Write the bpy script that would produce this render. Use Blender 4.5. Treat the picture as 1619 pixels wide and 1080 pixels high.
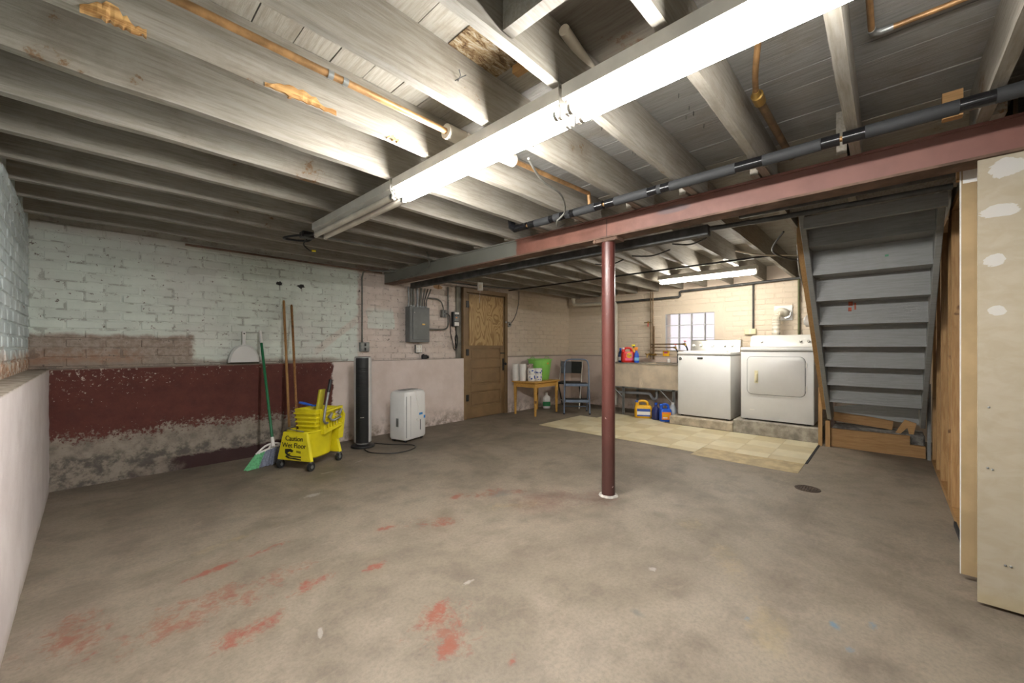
import bpy, bmesh, math, random
from mathutils import Vector, Matrix, Euler
R = random.Random(7)
for o in list(bpy.data.objects): bpy.data.objects.remove(o)
SC = bpy.context.scene
COL = SC.collection
PI = math.pi
# ------------------------------------------------------------------ camera, world, exposure
CAMH = 1.12
cd = bpy.data.cameras.new('camera'); cam = bpy.data.objects.new('camera', cd); COL.objects.link(cam)
cd.sensor_width = 36; cd.lens = 14.0; cd.shift_y = 8/1619; cd.clip_start = .02
cam.location = (0, 0, CAMH); cam.rotation_euler = (PI/2, 0, -math.atan2(667.5, 629.6))
SC.camera = cam
w = bpy.data.worlds.new('world'); SC.world = w; w.use_nodes = True
w.node_tree.nodes['Background'].inputs[0].default_value = (.93, .9, .95, 1)
w.node_tree.nodes['Background'].inputs[1].default_value = .33
SC.view_settings.view_transform = 'Standard'; SC.view_settings.look = 'None'
SC.view_settings.gamma = 1; SC.view_settings.use_curve_mapping = False
SC.view_settings.exposure = 1.88
TUBE = 15.0

# ------------------------------------------------------------------ material helpers
def lin(h):
    h = h.lstrip('#'); c = [int(h[i:i+2], 16)/255 for i in (0, 2, 4)]
    return tuple((x/12.92 if x <= .04045 else ((x+.055)/1.055)**2.4) for x in c) + (1,)
class NT:
    def __init__(s, name):
        s.m = bpy.data.materials.new(name); s.m.use_nodes = True; s.t = s.m.node_tree
        s.b = s.t.nodes['Principled BSDF']; s.geo = None; s.tc = None
    def n(s, typ, **kw):
        d = s.t.nodes.new(typ)
        for k, v in kw.items(): setattr(d, k, v)
        return d
    def put(s, sock, v):
        if hasattr(v, 'is_output'): s.t.links.new(v, sock)
        else: sock.default_value = v
    def pos(s):
        if not s.geo: s.geo = s.n('ShaderNodeNewGeometry')
        return s.geo.outputs['Position']
    def obj(s):
        if not s.tc: s.tc = s.n('ShaderNodeTexCoord')
        return s.tc.outputs['Object']
    def rnd(s): return s.n('ShaderNodeObjectInfo').outputs['Random']
    def xyz(s):
        d = s.n('ShaderNodeSeparateXYZ'); s.t.links.new(s.pos(), d.inputs[0]); return d.outputs
    def scl(s, vec, sc):
        d = s.n('ShaderNodeVectorMath', operation='MULTIPLY'); s.put(d.inputs[0], vec); d.inputs[1].default_value = sc; return d.outputs[0]
    def noise(s, scale, detail=6, rough=.6, vec=None, dist=0):
        d = s.n('ShaderNodeTexNoise'); s.put(d.inputs['Vector'], vec or s.pos())
        d.inputs['Scale'].default_value = scale; d.inputs['Detail'].default_value = detail
        d.inputs['Roughness'].default_value = rough; d.inputs['Distortion'].default_value = dist
        return d.outputs['Fac']
    def math(s, op, a, b=0.0, c=None, clamp=False):
        d = s.n('ShaderNodeMath', operation=op, use_clamp=clamp); s.put(d.inputs[0], a); s.put(d.inputs[1], b)
        if c is not None: s.put(d.inputs[2], c)
        return d.outputs[0]
    def mr(s, v, a, b, c=0.0, d=1.0):
        n = s.n('ShaderNodeMapRange', interpolation_type='SMOOTHSTEP'); s.put(n.inputs[0], v)
        for i, x in enumerate((a, b, c, d)): s.put(n.inputs[i+1], x)
        return n.outputs[0]
    def ramp(s, v, stops):
        d = s.n('ShaderNodeValToRGB'); s.put(d.inputs[0], v); e = d.color_ramp.elements
        while len(e) < len(stops): e.new(.5)
        for i, (p, c) in enumerate(stops): e[i].position = p; e[i].color = lin(c) if isinstance(c, str) else c
        return d.outputs[0]
    def mix(s, f, a, b, mode='MIX'):
        d = s.n('ShaderNodeMix', data_type='RGBA', blend_type=mode)
        s.put(d.inputs[0], f)
        s.put(d.inputs[6], lin(a) if isinstance(a, str) else a); s.put(d.inputs[7], lin(b) if isinstance(b, str) else b)
        return d.outputs[2]
    def ell(s, c, r, rot=0, inner=.3, vec=None):
        d = s.n('ShaderNodeMapping', vector_type='TEXTURE'); s.put(d.inputs[0], vec or s.pos())
        d.inputs[1].default_value = c; d.inputs[2].default_value = (0, 0, rot); d.inputs[3].default_value = r
        l = s.n('ShaderNodeVectorMath', operation='LENGTH'); s.t.links.new(d.outputs[0], l.inputs[0])
        return s.mr(l.outputs[1], 1.0, inner)
    def bump(s, h, strength=.3, dist=.01):
        d = s.n('ShaderNodeBump'); d.inputs['Strength'].default_value = strength; d.inputs['Distance'].default_value = dist
        s.put(d.inputs['Height'], h); s.t.links.new(d.outputs[0], s.b.inputs['Normal'])
    def out(s, col, rough=.6, metal=0.0):
        s.put(s.b.inputs['Base Color'], lin(col) if isinstance(col, str) else col)
        s.put(s.b.inputs['Roughness'], rough); s.put(s.b.inputs['Metallic'], metal); return s.m
MATS = {}
def simple(name, col, rough=.5, metal=0.0, var=.08, scale=6, bump=0.0, world=False):
    if name in MATS: return MATS[name]
    k = NT(name); c = lin(col)
    v = k.pos() if world else k.obj()
    f = k.noise(scale, 5, .6, v)
    dk = tuple(x*(1-var*2.2) for x in c[:3])+(1,); lt = tuple(min(1, x*(1+var)) for x in c[:3])+(1,)
    k.out(k.mix(k.mr(f, .3, .7), dk, lt), rough, metal)
    if bump: k.bump(k.noise(scale*6, 6, .6, v), bump)
    MATS[name] = k.m; return k.m
def glow(name, col, strength):
    k = NT(name); k.out((1, 1, 1, 1)); k.b.inputs['Emission Color'].default_value = col; k.b.inputs['Emission Strength'].default_value = strength
    return k.m

# ------------------------------------------------------------------ mesh helpers
class MB:
    def __init__(s): s.v = []; s.f = []; s.xf = None
    def add(s, vs, fs):
        b = len(s.v)
        s.v += [tuple(s.xf @ Vector(p)) if s.xf else tuple(p) for p in vs]
        s.f += [tuple(b+i for i in f) for f in fs]; return s
    def box(s, x0, x1, y0, y1, z0, z1):
        return s.add([(x0,y0,z0),(x1,y0,z0),(x1,y1,z0),(x0,y1,z0),(x0,y0,z1),(x1,y0,z1),(x1,y1,z1),(x0,y1,z1)],
                     [(3,2,1,0),(4,5,6,7),(0,1,5,4),(1,2,6,5),(2,3,7,6),(3,0,4,7)])
    def rbox(s, x0, x1, y0, y1, z0, z1, b=.01, n=3):
        # box rounded on vertical edges plus softened top/bottom
        w, d = x1-x0, y1-y0; cx, cy = (x0+x1)/2, (y0+y1)/2
        e = min(b, (z1-z0)/2)
        rings = []
        for z, ins in ((z0, e), (z0+e*.3, e*.3), (z0+e, 0), (z1-e, 0), (z1-e*.3, e*.3), (z1, e)):
            rings.append([(cx+p[0], cy+p[1], z) for p in rrect(w-2*ins, d-2*ins, max(b-ins*.5, .001), n)])
        return s.loft(rings)
    def loft(s, rings, caps=True, closed=True):
        n = len(rings[0]); vs = [p for r in rings for p in r]; fs = []
        for i in range(len(rings)-1):
            for j in range(n if closed else n-1):
                a, b = i*n+j, i*n+(j+1) % n; fs.append((a, b, b+n, a+n))
        if caps: fs.append(tuple(range(n-1, -1, -1))); fs.append(tuple((len(rings)-1)*n+j for j in range(n)))
        return s.add(vs, fs)
    def cyl(s, p0, p1, r0, r1=None, n=16, caps=True):
        r1 = r0 if r1 is None else r1
        return s.tube([p0, p1], [r0, r1], n, caps)
    def tube(s, pts, r, n=10, caps=True):
        pts = [Vector(p) for p in pts]; rr = r if isinstance(r, (list, tuple)) else [r]*len(pts)
        t0 = (pts[1]-pts[0]).normalized(); up = Vector((0, 0, 1)) if abs(t0.z) < .9 else Vector((1, 0, 0))
        u = t0.cross(up).normalized(); rings = []
        for i, p in enumerate(pts):
            t = (pts[min(i+1, len(pts)-1)]-pts[max(i-1, 0)])
            t = t.normalized() if t.length > 1e-9 else t0
            u = (u - t*u.dot(t)); u = u.normalized() if u.length > 1e-6 else t.orthogonal().normalized()
            v = t.cross(u)
            rings.append([tuple(p+(u*math.cos(2*PI*k/n)+v*math.sin(2*PI*k/n))*rr[i]) for k in range(n)])
        return s.loft(rings, caps)
    def lathe(s, prof, c=(0, 0, 0), n=20):
        rings = [[(c[0]+r*math.cos(2*PI*k/n), c[1]+r*math.sin(2*PI*k/n), c[2]+z) for k in range(n)] for r, z in prof]
        return s.loft(rings)
    def prism(s, poly, axis, a, b):
        def mk(p, t): return {'x': (t, p[0], p[1]), 'y': (p[0], t, p[1]), 'z': (p[0], p[1], t)}[axis]
        return s.loft([[mk(p, a) for p in poly], [mk(p, b) for p in poly]])
    def sphere(s, c, r, n=12, m=8, sc=(1, 1, 1)):
        rings = [[(c[0]+sc[0]*r*math.sin(PI*i/m)*math.cos(2*PI*k/n), c[1]+sc[1]*r*math.sin(PI*i/m)*math.sin(2*PI*k/n), c[2]-sc[2]*r*math.cos(PI*i/m)) for k in range(n)] for i in range(m+1)]
        rings[0] = [(c[0]+1e-4*math.cos(2*PI*k/n), c[1]+1e-4*math.sin(2*PI*k/n), c[2]-sc[2]*r) for k in range(n)]
        rings[-1] = [(c[0]+1e-4*math.cos(2*PI*k/n), c[1]+1e-4*math.sin(2*PI*k/n), c[2]+sc[2]*r) for k in range(n)]
        return s.loft(rings)
    def mesh(s, name, smooth=False, bevel=0, jit=0):
        me = bpy.data.meshes.new(name); me.from_pydata(s.v, [], s.f)
        bm = bmesh.new(); bm.from_mesh(me)
        if bevel:
            bmesh.ops.bevel(bm, geom=[e for e in bm.edges if e.calc_face_angle(0) > .5], offset=bevel, segments=2 if smooth else 1, affect='EDGES', clamp_overlap=True)
        bmesh.ops.recalc_face_normals(bm, faces=bm.faces)
        if jit:
            for v in bm.verts: v.co += Vector((R.uniform(-jit, jit), R.uniform(-jit, jit), R.uniform(-jit, jit)))
        bm.to_mesh(me); bm.free()
        if smooth:
            for p in me.polygons: p.use_smooth = True
            me.set_sharp_from_angle(angle=math.radians(38))
        return me
    def build(s, name, mat, parent=None, smooth=False, bevel=0, jit=0):
        return mkobj(name, s.mesh(name, smooth, bevel, jit), mat, parent)
def rrect(w, d, r, n=3):
    r = min(r, w/2-1e-4, d/2-1e-4); out = []
    for cx, cy, a in ((w/2-r, -d/2+r, -PI/2), (w/2-r, d/2-r, 0), (-w/2+r, d/2-r, PI/2), (-w/2+r, -d/2+r, PI)):
        for i in range(n+1):
            t = a+PI/2*i/n; out.append((cx+r*math.cos(t), cy+r*math.sin(t)))
    return out
def ellipse(a, b, n=24, p=2.0):
    o = []
    for k in range(n):
        t = 2*PI*k/n; c, s = math.cos(t), math.sin(t)
        o.append((a*math.copysign(abs(c)**(2/p), c), b*math.copysign(abs(s)**(2/p), s)))
    return o
def curve(pts, n=6):
    P = [Vector(p) for p in pts]; out = []
    for i in range(len(P)-1):
        a, b, c, d = P[max(i-1, 0)], P[i], P[i+1], P[min(i+2, len(P)-1)]
        for k in range(n):
            t = k/n
            out.append(.5*((2*b)+(c-a)*t+(2*a-5*b+4*c-d)*t*t+(3*b-a-3*c+d)*t**3))
    out.append(P[-1]); return [tuple(p) for p in out]
def mkobj(name, me, mat, parent=None):
    o = bpy.data.objects.new(name, me); COL.objects.link(o)
    if mat is not None and not me.materials: me.materials.append(mat)
    if parent: o.parent = parent
    return o
def tag(o, label=None, cat=None, group=None, kind=None):
    for k, v in (('label', label), ('category', cat), ('group', group), ('kind', kind)):
        if v: o[k] = v
    return o
def thing(name, label, cat, loc=(0, 0, 0), rz=0, group=None, kind=None):
    o = bpy.data.objects.new(name, None); COL.objects.link(o); o.location = loc; o.rotation_euler = (0, 0, rz); o.empty_display_size = .1
    return tag(o, label, cat, group, kind)
def struct(name, mb, mat, label=None, **kw):
    o = mb.build(name, mat, None, **kw); o['kind'] = 'structure'
    if label: o['label'] = label
    return o
def text(name, body, size, mat, parent, loc, rot, ext=.0006, align='CENTER'):
    cu = bpy.data.curves.new(name, 'FONT'); cu.body = body; cu.size = size; cu.extrude = ext; cu.align_x = align; cu.align_y = 'CENTER'
    t = bpy.data.objects.new(name, cu); COL.objects.link(t)
    dg = bpy.context.evaluated_depsgraph_get(); me = bpy.data.meshes.new_from_object(t.evaluated_get(dg))
    bpy.data.objects.remove(t); me.materials.clear()
    o = mkobj(name, me, mat, parent); o.location = loc; o.rotation_euler = rot; return o
def copy_tree(o, parent=None):
    c = o.copy(); COL.objects.link(c)
    if parent: c.parent = parent
    for ch in o.children: copy_tree(ch, c)
    return c

# ------------------------------------------------------------------ setting dimensions
XL, XLU = -.214, -.32      # left wall: lower face, upper brick face
YB, YBU = 4.68, 4.76       # back wall: lower face, upper brick face
XW = 6.75                  # laundry wall
ZL = .945                  # ledge height
ZJ, ZS = 2.075, 2.286      # joist underside, subfloor underside
YR = -3.0                  # wall behind

# ------------------------------------------------------------------ surface materials
def floor_mat():
    k = NT('worn_concrete'); xyz = k.xyz()
    big = k.noise(.9, 7, .62, None, .6); mid = k.noise(4.5, 8, .65); fine = k.noise(60, 4, .7)
    st = k.noise(3, 8, .7, k.scl(k.pos(), (1.0, 3.2, 1)), .8)
    c = k.ramp(big, [(.25, '#5b5246'), (.42, '#766c5d'), (.56, '#84796a'), (.7, '#6f665a')])
    c = k.mix(k.mr(mid, .42, .72, 0, .6), c, '#574c40')
    c = k.mix(k.mr(st, .52, .75, 0, .4), c, '#8d8273')
    c = k.mix(k.mr(fine, .35, .75, 0, .35), c, '#453e36')
    def spots(col, lst, thr, nsc, gain, rough=.72, amt=1.0, stretch=(1, 1, 1)):
        nonlocal c
        tot = None
        for (cx, cy, rx, ry, rot) in lst:
            e = k.ell((cx, cy, 0), (rx*1.35, ry*1.5, 50), rot, .05)
            tot = e if tot is None else k.math('MAXIMUM', tot, e)
        nn = k.math('ADD', k.math('MULTIPLY', k.noise(nsc, 10, rough, k.scl(k.pos(), stretch), .3), .6), k.math('MULTIPLY', k.noise(nsc*5, 6, .7, None, .8), .4))
        v = k.math('ADD', k.math('MULTIPLY', tot, .34), k.math('SUBTRACT', nn, thr))
        c = k.mix(k.math('MULTIPLY', v, gain, clamp=True) if amt == 1 else k.math('MULTIPLY', k.math('MULTIPLY', v, gain, clamp=True), amt), c, col)
    # brownish grime in the far left and by the drain, tan worn swath, grey patches
    spots('#3f362b', [(.75, 3.85, .55, .4, .2), (1.5, 3.6, .9, .35, .3), (.2, 3.9, .4, .5, 0), (2.6, 3.9, .8, .4, 0)], .72, 2.2, 2.2, amt=.7)
    spots('#483c2d', [(3.4, .45, .9, .22, .15), (3.0, .0, .8, .3, .1), (4.9, .1, .7, .35, 0)], .74, 2.4, 2.5, amt=.75, stretch=(.6, 3, 1))
    spots('#5a4c44', [(.3, 3.2, .6, .6, 0), (-.1, 2.6, .3, .8, 0)], .74, 3, 2.2, amt=.7)
    spots('#94845f', [(2.24, .56, .55, .13, .6), (1.85, .36, .35, .16, .2), (2.6, .9, .25, .15, .3), (2.1, 1.9, .6, .12, -.5), (.55, 2.75, .7, .06, .2)], .76, 5, 3, amt=.75)
    spots('#7a3a26', [(.5, 2.47, .62, .05, .14), (1.25, 2.25, .15, .045, -.25), (1.52, 2.03, .13, .05, .2), (1.88, 2.35, .14, .07, .3),
                      (.72, 1.97, .25, .1, .2), (.42, 1.82, .28, .12, .3), (1.0, 1.38, .2, .08, .6), (.9, 1.19, .14, .07, .5), (1.05, .97, .1, .05, .3), (1.0, 1.9, .14, .06, 0)], .765, 6, 11, amt=.8)
    spots('#74402c', [(.35, 2.12, .75, .26, .12), (-.05, 2.3, .3, .3, 0), (.95, 1.3, .3, .3, .5), (2.1, 2.2, .45, .16, -.6), (1.5, 2.1, .4, .15, -.4)], .785, 5, 12, amt=.72)
    spots('#5f3a30', [(2.6, 1.55, .3, .22, 0), (2.3, 1.8, .5, .35, -.4), (2.62, 1.52, .2, .15, 0)], .72, 7, 4, amt=.75)
    spots('#4d6f86', [(2.05, .154, .06, .03, .3), (2.15, .045, .07, .025, 0), (1.93, .1, .04, .03, 0), (1.85, .42, .04, .02, 0)], .74, 14, 6, amt=.8)
    spots('#9c9992', [(1.235, 1.45, .05, .02, 0), (1.94, .86, .035, .03, 0), (2.68, 1.53, .085, .085, 0), (.62, 1.62, .06, .015, 1.2), (1.45, 3.62, .12, .02, 0), (1.8, 3.75, .1, .015, .3), (1.15, 3.15, .1, .05, 0)], .70, 16, 9, amt=.6)
    spots('#5c5a55', [(2.16, 2.14, .16, .1, 0), (1.58, .76, .03, .045, 0)], .66, 6, 5, amt=.7)
    k.bump(k.math('ADD', k.math('MULTIPLY', mid, .6), k.math('MULTIPLY', fine, .25)), .35, .012)
    return k.out(c, k.mr(big, .3, .7, .72, .55))
def brick_mat(mortar=False):
    k = NT('painted_mortar' if mortar else 'painted_brick'); x, y, z = k.xyz()
    n1 = k.noise(5, 8, .65); n2 = k.noise(26, 8, .7); n3 = k.noise(1.3, 4, .6)
    mint = k.mix(k.mr(n1, .35, .7), '#dde6dd', '#cfd8cf')
    mint = k.mix(k.mr(n3, .45, .7, 0, .6), mint, '#d2d0cc')
    pink = k.mix(k.mr(n1, .35, .7), '#dacdc4', '#cdbeb4')
    edge = k.math('ADD', x, k.math('MULTIPLY', k.noise(9, 4, .6), .12))
    isp = k.mr(edge, 2.30, 2.36)
    # mint rectangle left on the pink paint, pinkish diagonal on the mint
    rx = k.math('MULTIPLY', k.mr(edge, 2.44, 2.46), k.mr(edge, 2.84, 2.82)); rz = k.math('MULTIPLY', k.mr(z, 1.345, 1.355), k.mr(z, 1.64, 1.55))
    isp = k.math('MULTIPLY', isp, k.math('SUBTRACT', 1.0, k.math('MULTIPLY', k.math('MULTIPLY', rx, rz), .85)))
    dg = k.math('ABSOLUTE', k.math('SUBTRACT', k.math('SUBTRACT', z, 1.05), k.math('MULTIPLY', k.math('SUBTRACT', x, 1.75), .78)))
    isp = k.math('MAXIMUM', isp, k.math('MULTIPLY', k.math('MULTIPLY', k.mr(dg, .07, .03), k.mr(x, 1.7, 1.85)), .55))
    # bands only on the back wall; laundry-end beige has its lamp's warm tone mixed into the colour
    c = k.mix(isp, mint, pink)
    c = k.mix(k.mr(x, 3.0, 6.6, 0, .8), c, '#d6c6ad')
    # scraped bare patch low at the left corner
    edge2 = k.math('ADD', x, k.math('MULTIPLY', n2, .1)); z2 = k.math('ADD', z, k.math('MULTIPLY', n1, .12))
    bare = k.math('MULTIPLY', k.mr(edge2, .74, .70), k.mr(z2, 1.30, 1.26)); lowb = k.mr(z2, 1.075, 1.03)
    c = k.mix(bare, c, k.mix(k.mr(n2, .4, .6), '#8d7d70', '#a6978a'))
    c = k.mix(k.math('MULTIPLY', k.mr(edge2, .45, .25), k.mr(k.math('ADD', z2, k.math('MULTIPLY', n2, .2)), 1.28, 1.15)), c, k.mix(n2, '#8f6247', '#a58c78'))
    c = k.mix(k.math('MULTIPLY', lowb, k.math('MULTIPLY', k.mr(x, 2.2, 1.9), .8)), c, k.mix(n2, '#7d7165', '#a99c8e'))
    # flaked spots
    c = k.mix(k.math('MULTIPLY', k.mr(n2, .615, .655), k.mr(x, 6.0, 3.5, .25, .9)), c, '#5d4b42')
    if mortar: c = k.mix(k.math('MULTIPLY', k.mr(k.noise(9, 6, .7), .50, .60), k.mr(x, 6.4, 2.0, .12, .5)), c, '#5b5249')
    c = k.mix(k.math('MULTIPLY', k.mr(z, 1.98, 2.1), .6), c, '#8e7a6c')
    c = k.mix(k.math('MULTIPLY', k.mr(k.rnd(), .0, 1.0), .12), c, '#8f8f88')
    c = k.mix(k.math('MULTIPLY', k.mr(k.math('ADD', k.ell((3.47, YBU, 1.985), (.13, .3, .05), 0, .1), k.math('SUBTRACT', n2, .5)), .3, .5), .8), c, '#9c6a1c')
    for (cx, cz) in ((1.40, 1.80), (1.62, 1.79)):
        c = k.mix(k.mr(k.math('ADD', k.ell((cx, YBU, cz), (.07, .3, .045), 0, .0), k.math('MULTIPLY', k.math('SUBTRACT', n2, .5), 2.2)), .45, .55), c, '#161412')
    k.bump(k.math('ADD', k.math('MULTIPLY', n2, .5), n1), .35, .01)
    return k.out(c, .62)
def brick_left_mat():
    k = NT('flaking_mint_brick'); x, y, z = k.xyz()
    n1 = k.noise(5, 8, .65); n2 = k.noise(30, 7, .7, k.scl(k.pos(), (1, 1, .22))); n4 = k.noise(24, 8, .7)
    c = k.mix(k.mr(n1, .35, .7), '#c6d0d0', '#aab6b6')
    c = k.mix(k.mr(n2, .60, .65), c, '#5e3f35')
    zz = k.math('ADD', z, k.math('MULTIPLY', n1, .25))
    c = k.mix(k.mr(zz, 1.24, 1.14), c, k.mix(k.mr(n4, .4, .6), '#9c6f4e', '#c9c0b2'))
    k.bump(k.math('ADD', n2, n1), .5, .012)
    return k.out(c, .65)
def lower_mat():
    k = NT('painted_footing'); x, y, z = k.xyz()
    n1 = k.noise(3, 8, .65); n2 = k.noise(38, 8, .72); n3 = k.noise(10, 8, .7)
    pink = k.mix(k.mr(n1, .3, .7), '#dccfc8', '#cfc0b7')
    pink = k.mix(k.math('MULTIPLY', k.mr(z, .32, .0), k.mr(n3, .4, .65)), pink, '#8b7d70')
    red = k.mix(k.mr(n3, .3, .7), '#51251e', '#612f25')
    eff = k.mix(k.mr(n3, .35, .7), '#998f82', '#6f675d')
    eff = k.mix(k.mr(n2, .6, .68), eff, '#4d4640')
    # efflorescence climbs up from below; boundary wavers along the wall
    zb = k.math('ADD', z, k.math('ADD', k.math('MULTIPLY', k.math('SUBTRACT', n3, .5), .2), k.math('MULTIPLY', k.math('SUBTRACT', n2, .5), .5)))
    zb = k.math('ADD', zb, k.math('MULTIPLY', k.math('SUBTRACT', n1, .5), .25))
    left = k.mix(k.mr(zb, .36, .43), eff, red)
    left = k.mix(k.mr(k.math('ADD', z, k.math('MULTIPLY', k.math('SUBTRACT', n1, .5), .15)), .28, .2), left, k.mix(k.mr(n3, .45, .6, 0, .7), left, '#4e4a45'))
    left = k.mix(k.math('MULTIPLY', k.mr(k.math('ADD', z, k.math('MULTIPLY', k.math('SUBTRACT', n3, .5), .15)), .135, .11), k.mr(k.math('ADD', x, n1), .75, 1.1)), left, '#38201f')
    fl = k.math('ADD', k.mr(z, .55, .95, 0, .09), k.mr(x, .9, -.2, 0, .05))
    left = k.mix(k.mr(k.math('ADD', n2, fl), .70, .73), left, '#b9aea2')
    edge = k.math('ADD', x, k.math('MULTIPLY', k.math('SUBTRACT', n3, .5), .12))
    c = k.mix(k.mr(edge, 1.92, 1.94), left, pink)
    c = k.mix(k.math('MULTIPLY', k.mr(x, 4.9, 6.7), .5), c, '#b39d88')
    c = k.mix(k.math('MULTIPLY', k.mr(z, .93, .944), .8), c, k.mix(n3, '#6f665c', '#9c9083'))
    k.bump(k.math('ADD', k.math('MULTIPLY', n2, .5), n3), .5, .012)
    return k.out(c, .75)
def lowleft_mat():
    k = NT('whitewashed_footing'); x, y, z = k.xyz()
    n1 = k.noise(3, 8, .65); n3 = k.noise(16, 8, .7)
    c = k.mix(k.mr(n1, .3, .7), '#c3bcb9', '#b3aaa7')
    c = k.mix(k.mr(k.math('ADD', z, k.math('MULTIPLY', n3, .12)), .14, .02), c, '#9c8f84')
    c = k.mix(k.mr(z, .935, .946), c, k.mix(k.mr(n3, .4, .6), '#7f7465', '#a69b8d'))
    k.bump(n3, .3, .01)
    return k.out(c, .7)
def wood_paint(name, a, b, bare, peel=.68, world_tint=None, grain=(1, 14, 14), dirt='#6d6252'):
    k = NT(name); x, y, z = k.xyz()
    g = k.noise(6, 8, .65, k.scl(k.pos(), grain)); n1 = k.noise(2.2, 8, .7); n2 = k.noise(14, 8, .7)
    c = k.mix(k.mr(g, .35, .7), a, b)
    c = k.mix(k.mr(n1, .5, .72, 0, .6), c, dirt)
    c = k.mix(k.mr(k.math('ADD', n1, k.math('MULTIPLY', n2, .3)), peel+.14, peel+.18), c, k.mix(n2, bare, '#5a4025'))
    c = k.mix(k.math('MULTIPLY', k.rnd(), .2), c, dirt)
    k.bump(k.math('ADD', g, k.math('MULTIPLY', n2, .4)), .3, .008)
    return k.out(c, .4 if 'stair' in name else .68)
def lumber_mat(name, a, b, axis='z'):
    k = NT(name)
    s = {'z': (16, 16, 1.2), 'y': (16, 1.2, 16), 'x': (1.2, 16, 16)}[axis]
    g = k.noise(4, 6, .6, k.scl(k.pos(), s), .8); kn = k.noise(7, 3, .5)
    c = k.mix(k.mr(g, .35, .68), a, b)
    c = k.mix(k.mr(kn, .68, .74), c, '#5a3a1d')
    c = k.mix(k.math('MULTIPLY', k.rnd(), .3), c, '#9c7443')
    k.bump(g, .2, .004); return k.out(c, .62)
def ply_mat():
    k = NT('plywood'); x, y, z = k.xyz()
    n = k.noise(1.0, 2, .45, k.scl(k.pos(), (4.2, 1, 1.5)), .5)
    g = k.math('SINE', k.math('MULTIPLY', n, 95.0))
    c = k.mix(k.mr(g, -.2, .95), '#b79a69', '#8f6f42'); c = k.mix(k.mr(k.noise(30, 5, .6, k.scl(k.pos(), (4, 1, .5))), .4, .7, 0, .35), c, '#8b6a3c')
    return k.out(c, .5)
M_mortar = brick_mat(True)
M_floor, M_brick, M_brickL, M_low, M_lowL = floor_mat(), brick_mat(), brick_left_mat(), lower_mat(), lowleft_mat()
M_joist = wood_paint('whitewashed_joist', '#99948a', '#807a6e', '#7d5c34', .66)
M_board = wood_paint('grey_subfloor', '#908f8b', '#7a7976', '#6d5237', .74, grain=(14, 1, 14))
M_boardw = wood_paint('warm_subfloor', '#9c978c', '#857f74', '#6d5030', .68, grain=(14, 1, 14))  # warmer, slightly paler copy of the grey board tone
M_lum = lumber_mat('bare_lumber', '#ad8a5c', '#967145')
M_lumx = lumber_mat('bare_lumber_long', '#a57f4f', '#8d693d', 'y')
M_stair = wood_paint('grey_stair_paint', '#8a8c8b', '#7d7e7c', '#6c5233', .80, grain=(14, 1, 14), dirt='#74746f')
M_ply = ply_mat()
M_conc = simple('pad_concrete', '#b5a994', .85, 0, .16, 9, .5, True)
M_beam = None
def beam_mat():
    k = NT('red_primer_beam'); x, y, z = k.xyz(); n = k.noise(6, 7, .6)
    ed = k.math('ADD', y, k.math('MULTIPLY', n, .1))
    c = k.mix(k.mr(n, .3, .7), '#80574a', '#6c463b'); c = k.mix(k.mr(y, 1.4, .2, 0, .5), c, '#7d5650')
    c = k.mix(k.mr(ed, 2.47, 2.49), c, k.mix(n, '#77776f', '#66665e'))
    c = k.mix(k.mr(k.ell((2.62, 1.02, 2.02), (.3, .16, .035), 0, .3), .1, .8, 0, .55), c, '#4c4a50')
    return k.out(c, .45)
M_beam = beam_mat()
M_rust = simple('dirty_flange', '#6b5344', .8, 0, .2, 8, .3, True)
def post_mat():
    k = NT('oxide_red_post'); x, y, z = k.xyz(); n = k.noise(30, 6, .7)
    c = k.mix(k.mr(z, 1.0, .1, 0, .8), '#5c352f', '#482f2b'); c = k.mix(k.mr(n, .68, .71), c, '#c9b7ae'); return k.out(c, .33)
M_post = post_mat()
M_white = simple('white_enamel', '#dcdcda', .28, 0, .02, 3)
M_offw = simple('offwhite_enamel', '#d9d7d0', .3, 0, .02, 3)
M_cream = simple('cream_plastic', '#d8d0ac', .4, 0, .03)
M_black = simple('black_plastic', '#17181a', .42, 0, .1)
M_rub = simple('black_rubber', '#202122', .75, 0, .1)
M_chrome = simple('brushed_steel', '#b7b4ad', .32, .9, .06)
M_galv = simple('galvanised_steel', '#9a9d9c', .42, .7, .12, 14)
M_grey = simple('grey_electrical_paint', '#6d706f', .5, .1, .08)
M_cond = simple('grey_conduit', '#77766f', .55, .3, .15, 12)
M_dk = simple('sooty_conduit', '#4a4a48', .6, .2, .2, 10)
M_cop = simple('tarnished_copper', '#a98358', .45, .5, .2, 12)
M_cop2 = simple('dull_copper', '#80694d', .5, .5, .2, 12)
M_brass = simple('brass', '#b0904f', .35, .8, .1)
M_foam = simple('grey_pipe_foam', '#2b2c2d', .75, 0, .1)
M_tape = simple('glossy_black_tape', '#141416', .18, 0, .05)
M_pvc = simple('white_pvc', '#d6cfbf', .4, 0, .05)
M_yel = simple('yellow_plastic', '#e3d51f', .42, 0, .05)
M_yel2 = simple('golden_jug_plastic', '#e5ae1d', .4, 0, .04)
M_red = simple('red_jug_plastic', '#cf2b23', .33, 0, .04)
M_blue = simple('blue_plastic', '#1c55c0', .33, 0, .05)
M_navy = simple('navy_liquid_bottle', '#2a3266', .25, 0, .1)
M_dblue = simple('dark_blue_bottle', '#1d3f73', .3, 0, .08)
M_org = simple('orange_plastic', '#ee8a2a', .4, 0, .04)
M_grn = simple('green_handle', '#1c7044', .38, 0, .06)
M_lgrn = simple('lime_plastic', '#8ccf62', .42, 0, .05)
M_bgrn = simple('green_bristle', '#6fc088', .7, 0, .15, 60)
M_bgry = simple('grey_bristle', '#8d93a6', .7, 0, .15, 60)
M_lab = simple('white_label', '#e6e4df', .5, 0, .03)
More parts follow.
